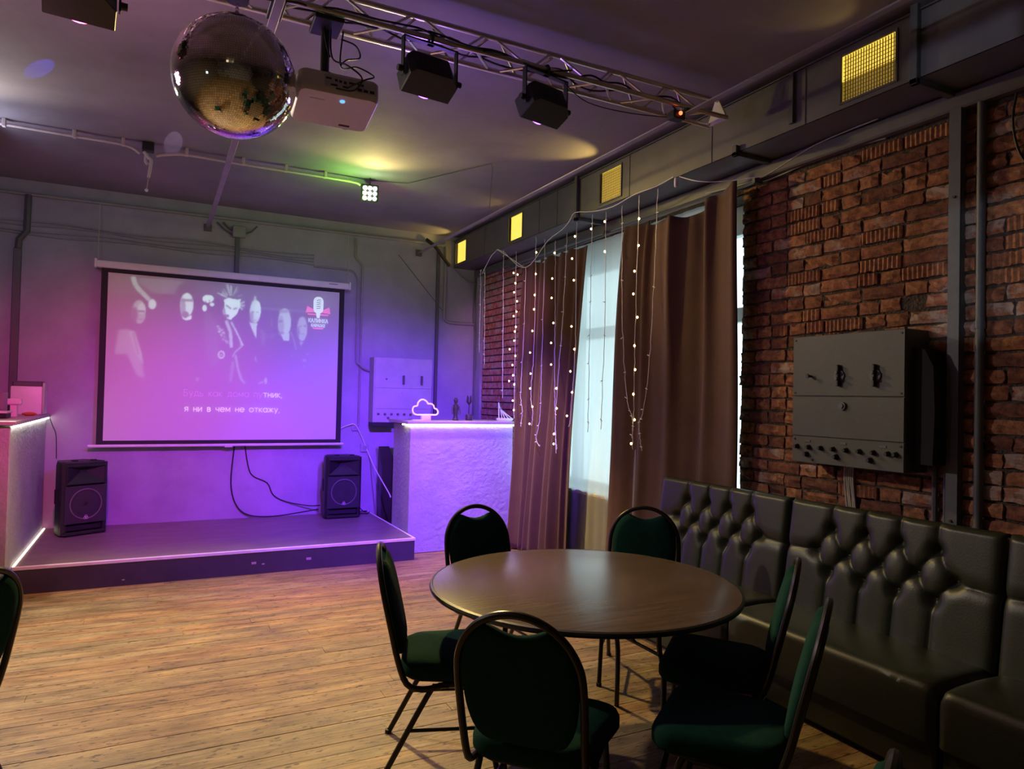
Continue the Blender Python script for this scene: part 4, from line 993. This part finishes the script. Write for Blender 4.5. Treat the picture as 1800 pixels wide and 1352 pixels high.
B().tube([(-.11, 6.48, 3.375), (-.12, 6.48, 3.28)], .0025, 6).build('thin_wire', M['pvc'], jc)
B().sphere((-.122, 6.48, 3.268), .014, 10, 8).build('sensor_tip', M['white'], jc)
tag(B().tube([(1.75, 6.55, 3.67), (2.1, 6.45, 3.672), (2.55, 5.52, 3.672), (2.60, 5.60, 3.66), (2.88, 6.25, 3.50)], .004, 6).build('ceiling_cable', M['pipedark']), 'thin dark cable stretched across the ceiling between lamp and duct', 'cable')

# ------------------------------------------------------------------ electrical cabinets
def wall_cabinet():
    t = thing('electrical_cabinet', 'large dark grey electrical cabinet on the brick wall above the bench', 'electrical cabinet', (3.6, 2.70, 1.28))
    X = 3.50; y0, y1, z0, z1 = 2.335, 3.06, 1.28, 2.043
    B().box(X + .004, XR + .004, y0, y1, z0, z1, .004).build('body', M['cabinet'], t)
    B().box(X - .004, X + .006, y0 + .002, y1 - .002, 1.683, z1 - .002, .002).build('upper_cover', M['cabinet'], t)
    B().box(X - .004, X + .006, y0 + .002, y1 - .002, 1.442, 1.678, .002).build('door', M['cabinet'], t)
    tp = B().box(X - .002, X + .006, y0 + .002, y1 - .002, z0 + .002, 1.437, .002).build('terminal_panel', M['cabinet'], t)
    for (yy, zz) in ((2.709, 1.80), (2.483, 1.797)):
        h = B().box(X - .028, X - .004, yy + .012, yy + .030, zz - .062, zz + .062, .004).build('switch_handle', M['blackplastic'], t)
        B().cyl((X - .012, yy + .02, zz), (X - .003, yy + .02, zz), .034, 14).cyl((X - .04, yy + .021, zz + .018), (X - .028, yy + .021, zz + .018), .010, 10).cyl((X - .04, yy + .021, zz - .018), (X - .028, yy + .021, zz - .018), .010, 10).build('pivot', M['pipedark'], h)
    B().cyl((X - .035, 2.925, 1.80), (X - .003, 2.925, 1.80), .007, 8).box(X - .04, X - .034, 2.915, 2.935, 1.787, 1.813, .002).build('key', M['cable'], t)
    lk = B().cyl((X - .016, 2.706, 1.626), (X - .003, 2.706, 1.626), .024, 18).build('lock', M['steelpaint'], t)
    B().cyl((X - .022, 2.706, 1.626), (X - .015, 2.706, 1.626), .013, 14).build('lock_barrel', M['pipedark'], lk)
    for yy in (3.02, 2.935, 2.85, 2.765, 2.68, 2.595, 2.51, 2.425, 2.38):
        B().tube([(X - .03, yy, 1.375), (X - .018, yy, 1.375), (X - .002, yy, 1.375)], [.009, .012, .016], 12).build('terminal', M['cable'], tp)
    for yy in (2.95, 2.745, 2.53): B().tube([(X - .03, yy, 1.332), (X - .018, yy, 1.332), (X - .002, yy, 1.332)], [.010, .013, .018], 12).build('terminal', M['cable'], tp)
    for yy in (2.945, 2.70, 2.455): B().box(X - .005, X - .001, yy - .02, yy + .02, 1.404, 1.418, .001).build('label_plate', M['pipedark'], tp)
    for (yy, zz) in ((3.04, 2.02), (2.355, 2.02), (3.04, 1.70), (2.355, 1.70), (3.04, 1.42), (2.355, 1.42), (2.91, 1.30)):
        B().cyl((X - .007, yy, zz), (X - .003, yy, zz), .006, 8).build('screw', M['cable'], t)
    return t
wall_cabinet()
sb = thing('cabinet_shade_block', 'black curved block for the shadow on the brick wall beside the cabinet', 'junction box', (3.64, 2.27, 1.35))
B().prism([(2.333, 1.33), (2.225, 1.33), (2.216, 1.6), (2.225, 1.84), (2.27, 1.93), (2.333, 1.95)], 0, 3.56, 3.705).build('case', mat('matt_black', (.010, .010, .010), .85), sb)  # shade beside the cabinet, built as a matt black block
for yy in (2.285, 2.225):
    tag(B().tube([(3.68, yy, 1.33), (3.68, yy, .62)], .015, 8).build('conduit', M['pipedark']), 'dark vertical pipe below the cabinet, %s of two' % ('nearer the window' if yy > 2.25 else 'nearer the steel post'), 'pipe')
cb = thing('wire_bundle', 'bundle of pale stripped wires hanging below the cabinet on the brick wall', 'cable', (3.67, 2.81, 1.1))
for k in range(5):
    yy = 2.83 - k * .014
    B().tube([(3.685, yy, 1.29), (3.675, yy - .004, 1.2), (3.68, yy - .01 - .004 * (k % 2), 1.1), (3.69, yy - .016, 1.0)], .0055, 6, smooth=3).build('wire', M['paleleaf'], cb)
# the painted-over cabinet on the back wall
t = thing('electrical_cabinet', 'lilac lit electrical cabinet on the back wall behind the cloud lamp', 'electrical cabinet', (2.66, YB, 1.3))
y0 = 8.15
B().box(2.295, 3.03, y0 + .004, YB, 1.30, 2.08, .004).build('body', M['cabinetlilac'], t)
B().box(2.31, 3.026, y0 - .004, y0 + .006, 1.715, 2.076, .002).build('upper_cover', M['cabinetlilac'], t)
B().box(2.31, 3.026, y0 - .004, y0 + .006, 1.465, 1.71, .002).build('door', M['cabinetlilac'], t)
tp = B().box(2.31, 3.026, y0 - .002, y0 + .006, 1.302, 1.46, .002).build('terminal_panel', M['cabinetlilac'], t)
for x in (2.36, 2.44, 2.52, 2.60, 2.68, 2.76, 2.84): B().cyl((x, y0 - .025, 1.40), (x, y0, 1.40), .014, 10).build('terminal', M['pipedark'], tp)
B().cyl((2.48, y0 - .025, 1.355), (2.48, y0, 1.355), .014, 10).build('terminal', M['pipedark'], tp)
B().cyl((2.45, y0 - .02, 1.82), (2.45, y0, 1.82), .010, 10).build('key', M['pipedark'], t)
for x in (2.66, 2.89): B().box(x - .01, x + .01, y0 - .04, y0, 1.76, 1.87, .004, ).build('switch_handle', M['pipedark'], t)
B().cyl((2.66, y0 - .012, 1.66), (2.66, y0, 1.66), .016, 12).build('lock', M['cabinetlilac'], t)
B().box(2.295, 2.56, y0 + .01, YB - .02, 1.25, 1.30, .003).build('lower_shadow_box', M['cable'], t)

# steel post and pipe on the brick
t = thing('steel_post', 'flat grey steel channel post up the brick wall right of the cabinet', 'post', (3.68, 2.178, 0))
B().box(3.648, 3.656, 2.150, 2.212, 0.0, 3.24, .002).box(3.65, XR, 2.150, 2.156, 0, 3.24).box(3.65, XR, 2.206, 2.212, 0, 3.24).build('channel', M['steelpaint'], t)
for z in (2.72, 1.05): B().cyl((3.642, 2.182, z), (3.65, 2.182, z), .007, 8).build('bolt', M['cable'], t)
t = thing('standpipe', 'round grey pipe up the brick wall nearest the right picture edge', 'pipe', (3.67, 2.055, 0))
B().cyl((3.672, 2.062, .45), (3.672, 2.062, 3.24), .021, 14).build('pipe', M['steelpaint'], t)
for z in (1.02, 2.05): B().cyl((3.672, 2.062, z - .02), (3.672, 2.062, z + .02), .025, 14).build('collar', M['steelpaint'], t)
tag(B().tube([(3.688, 1.91, 3.17), (3.684, 1.925, 3.06), (3.684, 1.915, 2.95), (3.684, 1.88, 2.84), (3.684, 1.80, 2.74), (3.684, 1.70, 2.70)], .006, 6, smooth=4).build('wall_cable', M['cable']), 'black cable curving down the brick wall at the right picture edge', 'cable')

# ------------------------------------------------------------------ things on the counters
cl = thing('cloud_lamp', 'cloud shaped neon tube lamp on the right counter', 'lamp', (2.56, 7.05, 1.368))
pts = [(-.055, .06), (-.10, .06), (-.135, .075), (-.148, .11), (-.135, .145), (-.098, .155), (-.088, .19), (-.058, .218), (-.02, .218), (.012, .195), (.022, .178), (.055, .178), (.085, .16), (.095, .132), (.125, .118), (.138, .085), (.12, .062), (.08, .06), (.0, .06)]
B().tube([(2.56 + x, 7.05, 1.368 + z) for x, z in pts], .0085, 8, closed=True, smooth=4).build('neon_tube', M['neon'], cl)
B().box(2.51, 2.61, 7.02, 7.08, 1.368, 1.424, .006, seg=2).build('stand', M['white'], cl)
B().box(2.40, 2.52, 7.0, 7.04, 1.3685, 1.378, .003).build('flat_lead', M['white'], cl)
sbt = thing('toy_sailboat', 'small white model sailing boat at the right end of the counter, by the curtain', 'ornament', (3.50, 7.05, 1.368))
B().rings([[(3.50 + s * .105 * math.cos(a) + .0, 7.05 + s * .028 * math.sin(a), z) for a in [i * PI / 10 for i in range(20)]] for (s, z) in ((.85, 1.368), (1, 1.38), (1.04, 1.394), (.98, 1.398))]).build('hull', M['white'], sbt)
B().tube([(3.425, 7.05, 1.395), (3.418, 7.05, 1.575)], .006, 8).build('mast', M['white'], sbt)
for k, (xb, xt) in enumerate(((3.465, 3.425), (3.50, 3.428), (3.545, 3.43), (3.59, 3.432))):
    B().tube([(xb, 7.05, 1.395), (xt + .012, 7.05, 1.50 + .01 * (3 - k)), (xt, 7.05, 1.56)], .0055, 6, smooth=3).build('sail_rib', M['white'], sbt)
# carved figurine and tulip-like ornament
fg = thing('figurine', 'small dark standing figurine on the right counter beside the cloud lamp', 'figurine', (2.93, 7.12, 1.368))
B().lathe([(.03, 0), (.033, .008), (.028, .02), (.022, .05), (.026, .10), (.034, .135), (.03, .165), (.014, .18), (.013, .188)], (2.93, 7.12, 1.368), 14).build('robe', M['darkwood'], fg)
B().sphere((2.93, 7.12, 1.575), .021, 12, 10, (1, 1, 1.15)).build('head', M['darkwood'], fg)
B().lathe([(.027, 0), (.024, .008), (.015, .014), (.012, .028)], (2.93, 7.12, 1.588), 12).build('hat', M['darkwood'], fg)
for s in (-1, 1): B().tube([(2.93 + s * .03, 7.12, 1.525), (2.93 + s * .043, 7.11, 1.48), (2.93 + s * .038, 7.10, 1.435)], .009, 8, smooth=3).build('arm', M['darkwood'], fg)
tl = thing('tulip_ornament', 'dark tulip shaped ornament on a stem on the right counter', 'ornament', (3.10, 7.15, 1.368))
B().lathe([(.034, 0), (.036, .01), (.034, .06), (.028, .068)], (3.10, 7.15, 1.368), 14).build('pot', M['darkwood'], tl)
B().tube([(3.10, 7.15, 1.43), (3.103, 7.15, 1.55)], .006, 8).build('stem', M['darkwood'], tl)
for k in range(4):
    a = k * PI / 2 + .4
    B().tube([(3.102, 7.15, 1.545), (3.102 + .026 * math.cos(a), 7.15 + .026 * math.sin(a), 1.575), (3.102 + .022 * math.cos(a), 7.15 + .022 * math.sin(a), 1.625), (3.102 + .028 * math.cos(a), 7.15 + .028 * math.sin(a), 1.645)], [.008, .013, .010, .003], 8).build('petal', M['darkwood'], tl)
# left counter
bx = thing('white_box', 'white upright box with dark slotted top on the left counter', 'appliance', (-1.07, 7.95, 1.368))
B().box(-1.205, -.945, 7.86, 8.06, 1.368, 1.635, .012, seg=2).build('case', M['white'], bx)
B().box(-1.195, -.955, 7.87, 8.05, 1.63, 1.682, .012).build('slotted_top', M['pipedark'], bx)
B().box(-.958, -.938, 7.85, 8.07, 1.372, 1.672, .006).build('silver_edge', M['alu'], bx)
og = thing('orange_dish', 'small orange oval dish lying on the left counter before the white box', 'dish', (-1.02, 7.62, 1.368))
B().lathe([(.03, 0), (.055, .012), (.06, .02), (.03, .032), (.01, .034)], (-1.02, 7.62, 1.368), 18).build('dish', M['orange'], og)
pc = thing('paper_bracket', 'pale pink T shaped paper holder on the left counter edge', 'holder', (-1.085, 7.3, 1.368))
B().box(-1.115, -1.065, 7.28, 7.34, 1.368, 1.47, .004).build('stem', M['pinkpaper'], pc)
B().box(-1.14, -1.035, 7.27, 7.35, 1.47, 1.525, .01).build('head', M['pinkpaper'], pc)
gl = thing('drinking_glass', 'dark ribbed glass at the left picture edge on the counter', 'glass', (-1.16, 7.2, 1.368))
B().lathe([(.03, 0), (.036, .02), (.044, .21), (.041, .21), (.033, .03), (.01, .03)], (-1.16, 7.2, 1.368), 18).build('glass', mat('smoky_glass', (.25, .2, .25), .1, spec=.8), gl)
kp = thing('dark_tray', 'dark tray with a pink rim at the left picture edge on the counter', 'tray', (-1.12, 7.0, 1.368))
B().box(-1.30, -1.08, 6.9, 7.12, 1.372, 1.41, .004).build('body', M['cable'], kp)
B().box(-1.31, -1.07, 6.89, 7.13, 1.4095, 1.425, .003).build('rim', M['pinkpaper'], kp)

# ------------------------------------------------------------------ round table
TC = Vector((1.882, 2.885, 0)); TR = 0.735
tb = thing('round_table', 'round folding table with brown wood laminate top and dark edge, green chairs around it', 'table', tuple(TC))
B().lathe([(TR - .006, .716), (TR - .003, .7165), (TR - .003, .7412), (TR - .006, .742)], TC, 96).build('tabletop', M['table'], tb)
B().tube([(TC.x + (TR - .001) * math.cos(a), TC.y + (TR - .001) * math.sin(a), .729) for a in [i * 2 * PI / 96 for i in range(96)]], .0135, 8, closed=True).build('edge_band', M['tableedge'], tb)
B().lathe([(TR - .08, .700), (TR - .08, .716)], TC, 64).build('under_frame', M['tableedge'], tb)
for s in (1, -1):
    fx = TC.x + s * .355
    for dy in (-.18, .20):
        B().tube([(fx - s * .03, TC.y + dy, .70), (fx - s * .03, TC.y + dy * .98, .45), (fx, TC.y + dy, .30), (fx, TC.y + dy, .0)], .013, 10, smooth=4).build('leg', M['tube'], tb)
    B().tube([(fx - s * .03, TC.y - .18, .40), (fx - s * .03, TC.y + .20, .40)], .009, 8).build('crossbar', M['tube'], tb)
    B().tube([(fx - s * .03, TC.y + .01, .40), (fx - s * .25, TC.y + .01, .69)], .008, 8).build('folding_brace', M['tube'], tb)

# ------------------------------------------------------------------ banquet chairs (local: front is +y)
CH_H = .945
def back_y(z): return -.185 - .125 * (z - .42) / .53
def make_chair(label):
    t = thing('banquet_chair', label, 'chair', (0, 0, 0), 0, 'round backed banquet chairs')
    # seat: rounded squab, wider at the front
    def outline(sc, dz, n=9):
        out = []
        for (sx, sy, a0, r, wx_, y0) in ((1, 1, 0, .09, .248, .262), (-1, 1, PI / 2, .09, .248, .262), (-1, -1, PI, .10, .212, -.195), (1, -1, 1.5 * PI, .10, .212, -.195)):
            cx, cy = sx * (wx_ - r), y0 - sy * r
            for i in range(n): a = a0 + PI / 2 * i / (n - 1); out.append(((cx + r * math.cos(a)) * sc, ((cy + r * math.sin(a)) - .02) * sc + .02, dz))
        return out
    b = B().rings([outline(.90, .412), outline(.965, .415), outline(1.0, .430), outline(1.0, .462), outline(.97, .480), outline(.88, .492), outline(.6, .500), outline(.2, .503)])
    b.build('seat', M['fabric'], t, local=True, sharp=60)
    B().rings([outline(.88, .400), outline(.88, .413)]).build('seat_board', M['tableedge'], t, local=True)
    # back pad: arched panel with a scooped hand-hold at the top
    def pad(sc, dy):
        out = []; N = 48
        for i in range(N):
            a = 2 * PI * i / N; c, s = math.cos(a), math.sin(a)
            if s >= 0:
                x = .198 * (abs(c) ** .85) * (1 if c >= 0 else -1); z = .715 + .212 * (s ** .80)
                dip = max(0, 1 - (abs(x) / .105) ** 2); z -= .052 * dip * (s > .2)
            else:
                x = .198 * (abs(c) ** .34) * (1 if c >= 0 else -1) * (1 - .05 * abs(s)); z = .715 - .225 * (abs(s) ** .8)
            xx = x * sc; zz = .70 + (z - .70) * sc
            out.append((xx, back_y(zz) + dy, zz))
        return out
    b = B().rings([pad(.25, -.020), pad(.85, -.019), pad(.96, -.016), pad(1.0, -.006), pad(1.0, .010), pad(.955, .026), pad(.82, .034), pad(.5, .040), pad(.15, .042)])
    b.build('back_pad', M['fabric'], t, local=True, sharp=60)
    # back hoop
    pts = []
    for s in (-1,): pts += [(-.205, -.02, .385), (-.207, -.10, .375), (-.208, -.165, .40), (-.210, back_y(.50), .50), (-.214, back_y(.62), .62), (-.214, back_y(.70), .70)]
    for i in range(1, 16):
        a = PI - PI * i / 16; z = .715 + (CH_H - .715) * math.sin(a) ** .92; pts.append((.214 * math.cos(a), back_y(z), z))
    pts += [(.214, back_y(.70), .70), (.214, back_y(.62), .62), (.210, back_y(.50), .50), (.208, -.165, .40), (.207, -.10, .375), (.205, -.02, .385)]
    B().tube(pts, .0135, 10, smooth=3).build('back_hoop', M['tube'], t, local=True)
    for s in (-1, 1):
        x = s * .202
        B().tube([(x, .015, .388), (x, -.035, .384), (x, -.075, .345), (x * 1.03, -.26, .0)], .0125, 10, smooth=4).build('rear_leg', M['tube'], t, local=True)
        B().tube([(x, -.03, .388), (x, .10, .392), (x, .155, .365), (x * 1.03, .235, .0)], .0125, 10, smooth=4).build('front_leg', M['tube'], t, local=True)
        B().tube([(x * 1.015, -.155, .20), (x * 1.015, .19, .205)], .008, 8).build('stretcher', M['tube'], t, local=True)
        for yy in (-.26, .235): B().cyl((x * 1.03, yy, 0.0), (x * 1.03, yy, .018), .0155, 10).build('foot_cap', M['cable'], t, local=True)
    return t
ch0 = None
def chair(top, face, label):
    """top: where the top of the hoop stands (x, y); face: direction the sitter looks"""
    global ch0
    f = Vector(face).normalized(); rz = math.atan2(-f.x, f.y)
    loc = (top[0] - f.x * back_y(CH_H), top[1] - f.y * back_y(CH_H), 0)
    if ch0 is None: ch0 = make_chair(label); ch0.location = loc; ch0.rotation_euler = (0, 0, rz); return ch0
    return dup(ch0, loc, rz, label)
chair((1.026, 1.964), (.727, .687), 'round backed chair with its back to the viewer, nearest in front of the table')
chair((.925, 3.115), (.935, -.354), 'green seated chair on the left side of the table, seen from its side')
chair((1.80, 4.02), (.06, -1.0), 'round backed chair behind the table, before the lilac counter')
chair((2.81, 3.61), (-.66, -.75), 'round backed chair behind the table, between brown curtain and tufted bench')
chair((2.527, 2.166), (-.66, .75), 'chair right of the table, back edge-on, its seat under the table edge')
chair((2.10, 1.668), (-.60, .80), 'chair with dark seat at lower right, edge-on, nearest to the corner bench')
chair((-.55, 3.19), (-.82, .57), 'dark chair cut off by the left picture edge, beside the stage corner')
chair((1.275, .865), (-.50, .87), 'chair of which only the shiny hoop tip shows at the bottom right edge')

# ------------------------------------------------------------------ tufted bench units
def crease_dist(u, v, segs):
    d = 9
    for (x0, y0, x1, y1) in segs:
        dx, dy = x1 - x0, y1 - y0; t = max(0, min(1, ((u - x0) * dx + (v - y0) * dy) / (dx * dx + dy * dy)))
        d = min(d, math.hypot(u - x0 - t * dx, v - y0 - t * dy))
    return d
BLN = 1.21; BX0, BX1, BZ0, BZ1 = 3.425, 3.505, .43, 1.035
r1 = [(BLN * f, .487) for f in (.25, .42, .585, .75)]; r2 = [(BLN * f, .357) for f in (.17, .335, .5, .665, .83)]; r3 = [(BLN * f, .247) for f in (.25, .42, .585, .75)]
segs = []
for a in r1:
    segs.append((a[0], a[1], a[0], .61))
    for c in r2:
        if abs(a[0] - c[0]) < .13: segs.append((*a, *c))
for a in r3:
    segs.append((a[0], a[1], a[0], .0))
    for c in r2:
        if abs(a[0] - c[0]) < .13: segs.append((*a, *c))
segs += [(0, .345, *r2[0]), (*r2[-1], BLN, .345)]
btn = r1 + r2 + r3
def back_front(u, v):
    # u along the bench (0..BLN), v height above BZ0 (0..~.6): distance towards the room
    d = crease_dist(u, v, segs); db = min(math.hypot(u - p[0], v - p[1]) for p in btn)
    q = max(0, 1 - d / .075); h = .016 + .026 * math.sqrt(max(0, 1 - q ** 2.2)) - .036 * math.exp(-(db / .036) ** 2)
    e = min(u, BLN - u); h -= .035 * math.exp(-e / .014)
    return h
bench_back = None
def bench(yfar, label, ang=0.0):
    global bench_back
    t = thing('tufted_bench', label, 'bench', (3.3, yfar, 0), ang, 'dark tufted leather bench units')
    H = BZ1 - BZ0
    if bench_back is None:
        b = B(); nu, nv = 150, 84
        def fn(i, j):
            u = i * BLN; s = j * 1.22     # beyond 1 the surface rolls over the top
            if s <= 1: v = s * H; lean = .085 * s; x = -lean * -1; px = .125 + lean - back_front(u, v); return (px, -u, BZ0 + v)
            a = (s - 1) / .22; px = .125 + .085 - back_front(u, H) * (1 - a) + .03 * a
            return (px, -u, BZ1 + .022 * math.sin(PI * a))
        b.grid(fn, nu, nv)
        V = b.bm.verts; V.ensure_lookup_table()
        bench_back = b.mesh('backrest', M['leather'], sharp=180)
        side = B().prism([(.10, .10), (.235, .10), (.242, BZ1 - .01), (.215, BZ1 - .012), (.15, BZ0)], 1, -BLN + .012, -.012).mesh('back_frame', M['leather'])
        # seat cushion
        def so(sc, z, xin=0):
            return [(x * 1, y, z) for x, y in [(-.335 + xin, -.012 - xin), (-.335 + xin, -BLN + .012 + xin), (.17, -BLN + .012 + xin), (.17, -.012 - xin)]]
        bs = B(); n = 14; prof = [(.0, .20), (.0, .385)] + [(.045 - .045 * math.cos(a * PI / 2 / 6), .385 + .06 * math.sin(a * PI / 2 / 6)) for a in range(1, 7)] + [(.10, .452), (.25, .456), (.44, .448), (.505, .43)]
        def sfn(i, j):
            k = i * (len(prof) - 1); a = min(int(k), len(prof) - 2); f = k - a
            dx = prof[a][0] * (1 - f) + prof[a + 1][0] * f; z = prof[a][1] * (1 - f) + prof[a + 1][1] * f
            yy = -BLN * j; e = min(j, 1 - j) * BLN
            z -= .04 * math.exp(-e / .014) * (z > .30); return (-.335 + dx + .02 * math.exp(-e / .012), yy, z)
        bs.grid(sfn, len(prof) - 1, 60); seat = bs.mesh('seat_cushion', M['leather'], sharp=60)
        base = B().box(-.31, .23, -BLN + .01, -.01, .03, .21, .01).mesh('base', M['leather'])
        plinth = B().box(-.27, .22, -BLN + .03, -.03, 0, .032).mesh('plinth', M['cable'])
        bt = B().sphere((0, 0, 0), .014, 10, 8, (.6, 1, 1)).mesh('button', M['leather'])
        bench_back = (bench_back, side, seat, base, plinth, bt)
    for nm, me in zip(('backrest', 'back_frame', 'seat_cushion', 'base', 'plinth'), bench_back): link(nm, me, t)
    bkr = t.children[0]
    for (u, v) in btn:
        o = link('button', bench_back[5], bkr); o.location = (.125 + .085 * v / H + .018, -u, BZ0 + v)
    return t
bench(4.265, 'tufted bench unit farthest from the viewer, in front of the brown curtain')
bench(3.045, 'tufted bench unit in the middle, under the electrical cabinet')
bench(1.825, 'tufted bench unit at the right picture edge, nearest to the viewer')

# ------------------------------------------------------------------ curtain string light
sl = thing('string_light', 'fairy light curtain with clear wires and warm bulbs hanging before the brown curtains', 'string light', (3.36, 5.6, 3.25))
main = [(3.42, 7.59, 3.10), (3.35, 7.03, 3.285), (3.40, 6.62, 3.04), (3.38, 6.30, 3.00), (3.345, 5.90, 3.16), (3.345, 5.63, 3.215), (3.325, 5.46, 3.262), (3.32, 5.36, 3.315), (3.335, 5.10, 3.266), (3.34, 4.80, 3.24), (3.35, 4.53, 3.272), (3.35, 4.24, 3.268), (3.35, 4.05, 3.285)]
B().tube(main, .0036, 6, smooth=3).build('main_wire', M['strandwire'], sl)
B().tube([(3.35, 7.03, 3.28), (3.37, 6.85, 3.19), (3.43, 6.55, 3.02)], .004, 6, smooth=4).build('main_wire', M['strandwire'], sl)
B().tube([(3.35, 3.98, 3.27), (3.36, 3.80, 3.19), (3.45, 3.66, 3.165), (3.60, 3.42, 3.16)], .0035, 6, smooth=4).build('lead_wire', M['strandwire'], sl)
B().box(3.335, 3.36, 4.0, 4.025, 3.20, 3.27, .006).build('plug', M['white'], sl)
ST = [([(7.568, 3.13), (7.562, 2.156)], [], 12), ([(7.454, 3.13), (7.409, 2.016)], [], 12), ([(6.969, 3.27), (6.94, 2.5), (6.908, 1.624)], [], 8),
      ([(6.66, 3.20), (6.636, 2.478), (6.623, 1.415)], [(6.688, 2.973), (6.593, 2.941), (6.642, 2.856), (6.664, 2.761), (6.592, 2.656), (6.6, 2.547), (6.664, 2.505), (6.605, 2.384), (6.629, 2.337), (6.638, 2.24), (6.741, 2.154), (6.603, 2.075), (6.665, 1.98), (6.646, 1.87), (6.737, 1.81), (6.614, 1.772), (6.64, 1.6), (6.61, 1.5)], 0),
      ([(6.426, 3.0), (6.44, 2.3), (6.48, 1.688), (6.437, 1.5), (6.46, 1.333)], [], 7),
      ([(6.221, 3.27), (6.208, 2.208), (6.256, 1.689), (6.21, 1.5), (6.228, 1.354)], [(6.189, 3.107), (6.191, 2.888), (6.205, 2.676), (6.211, 2.531), (6.237, 2.314), (6.275, 2.095), (6.253, 1.88), (6.258, 1.729), (6.201, 1.545), (6.253, 1.37)], 0),
      ([(6.031, 3.216), (6.043, 2.197), (6.056, 1.464), (6.127, 1.234), (6.042, 1.155)], [], 8),
      ([(5.828, 3.16), (5.80, 2.4), (5.78, 1.745), (5.755, 1.419), (5.731, 1.112)], [(5.824, 3.037), (5.857, 2.794), (5.86, 2.606), (5.817, 2.359), (5.852, 2.169), (5.843, 1.959), (5.736, 1.728), (5.718, 1.539), (5.76, 1.294)], 0),
      ([(5.61, 3.188), (5.659, 2.389), (5.749, 1.528), (5.722, 1.151)], [(5.76, 1.20)], 8),
      ([(5.45, 3.255), (5.429, 2.16), (5.481, 1.482), (5.516, 1.376)], [(5.458, 3.126), (5.499, 2.928), (5.461, 2.722), (5.484, 2.299), (5.426, 2.086), (5.487, 1.885), (5.45, 1.692), (5.53, 1.475)], 0),
      ([(5.188, 3.27), (5.192, 2.346), (5.19, 1.342)], [(5.19, 3.14)], 8), ([(4.977, 3.245), (4.962, 2.325), (4.988, 1.377)], [(4.98, 3.16), (4.97, 2.9)], 6),
      ([(4.742, 3.245), (4.707, 2.255), (4.624, 1.648), (4.543, 1.49), (4.546, 1.331)], [], 9),
      ([(4.512, 3.27), (4.532, 2.286), (4.531, 1.559), (4.543, 1.241)], [(4.498, 3.079), (4.498, 2.865), (4.544, 2.667), (4.553, 2.485), (4.495, 2.292), (4.525, 2.067), (4.511, 1.876), (4.527, 1.681), (4.506, 1.478), (4.544, 1.286)], 0),
      ([(4.277, 3.265), (4.331, 2.092), (4.407, 1.562), (4.461, 1.448), (4.418, 1.237)], [], 9)]
bl_on = B().sphere((0, 0, 0), .0085, 10, 8, (1, 1, 1.2)).mesh('bulb', M['bulb']); bl_off = B().cyl((0, -.022, 0), (0, .004, 0), .004, 6).mesh('bulb', M['bulboff'])
rr = random.Random(9)
for pts, lit, noff in ST:
    q = []
    P3 = spline([Vector((3.395, y, z)) for y, z in pts], 14)
    for v in P3: q.append((v.x + rr.uniform(-.003, .003), v.y + rr.uniform(-.004, .004), v.z))
    s = B().tube(q, .0028, 5).build('strand', M['strandwire'], sl)
    base = wloc(sl)
    for (yy, zz) in lit:
        o = link('bulb', bl_on, s); o.location = Vector((3.385, yy, zz)) - base
    for k in range(noff):
        v = P3[int((k + .6) / noff * (len(P3) - 1))]
        o = link('bulb', bl_off, s); o.location = Vector((v.x - .006, v.y, v.z)) - base; o.rotation_euler = (rr.uniform(-.5, .5), 0, rr.choice((0, PI)))
lw = thing('lead_wire', 'thin pale wires from the fairy light plug across the top of the brick wall', 'cable', (3.6, 3.0, 3.2))
B().tube([(3.62, 4.0, 3.19), (3.64, 3.5, 3.172), (3.64, 3.05, 3.26), (3.62, 2.6, 3.268)], .004, 6, smooth=4).build('wire', M['paleleaf'], lw)
B().tube([(3.60, 3.62, 3.15), (3.675, 3.45, 3.155), (3.69, 3.0, 3.19), (3.69, 2.6, 3.17)], .004, 6, smooth=4).build('wire', M['paleleaf'], lw)
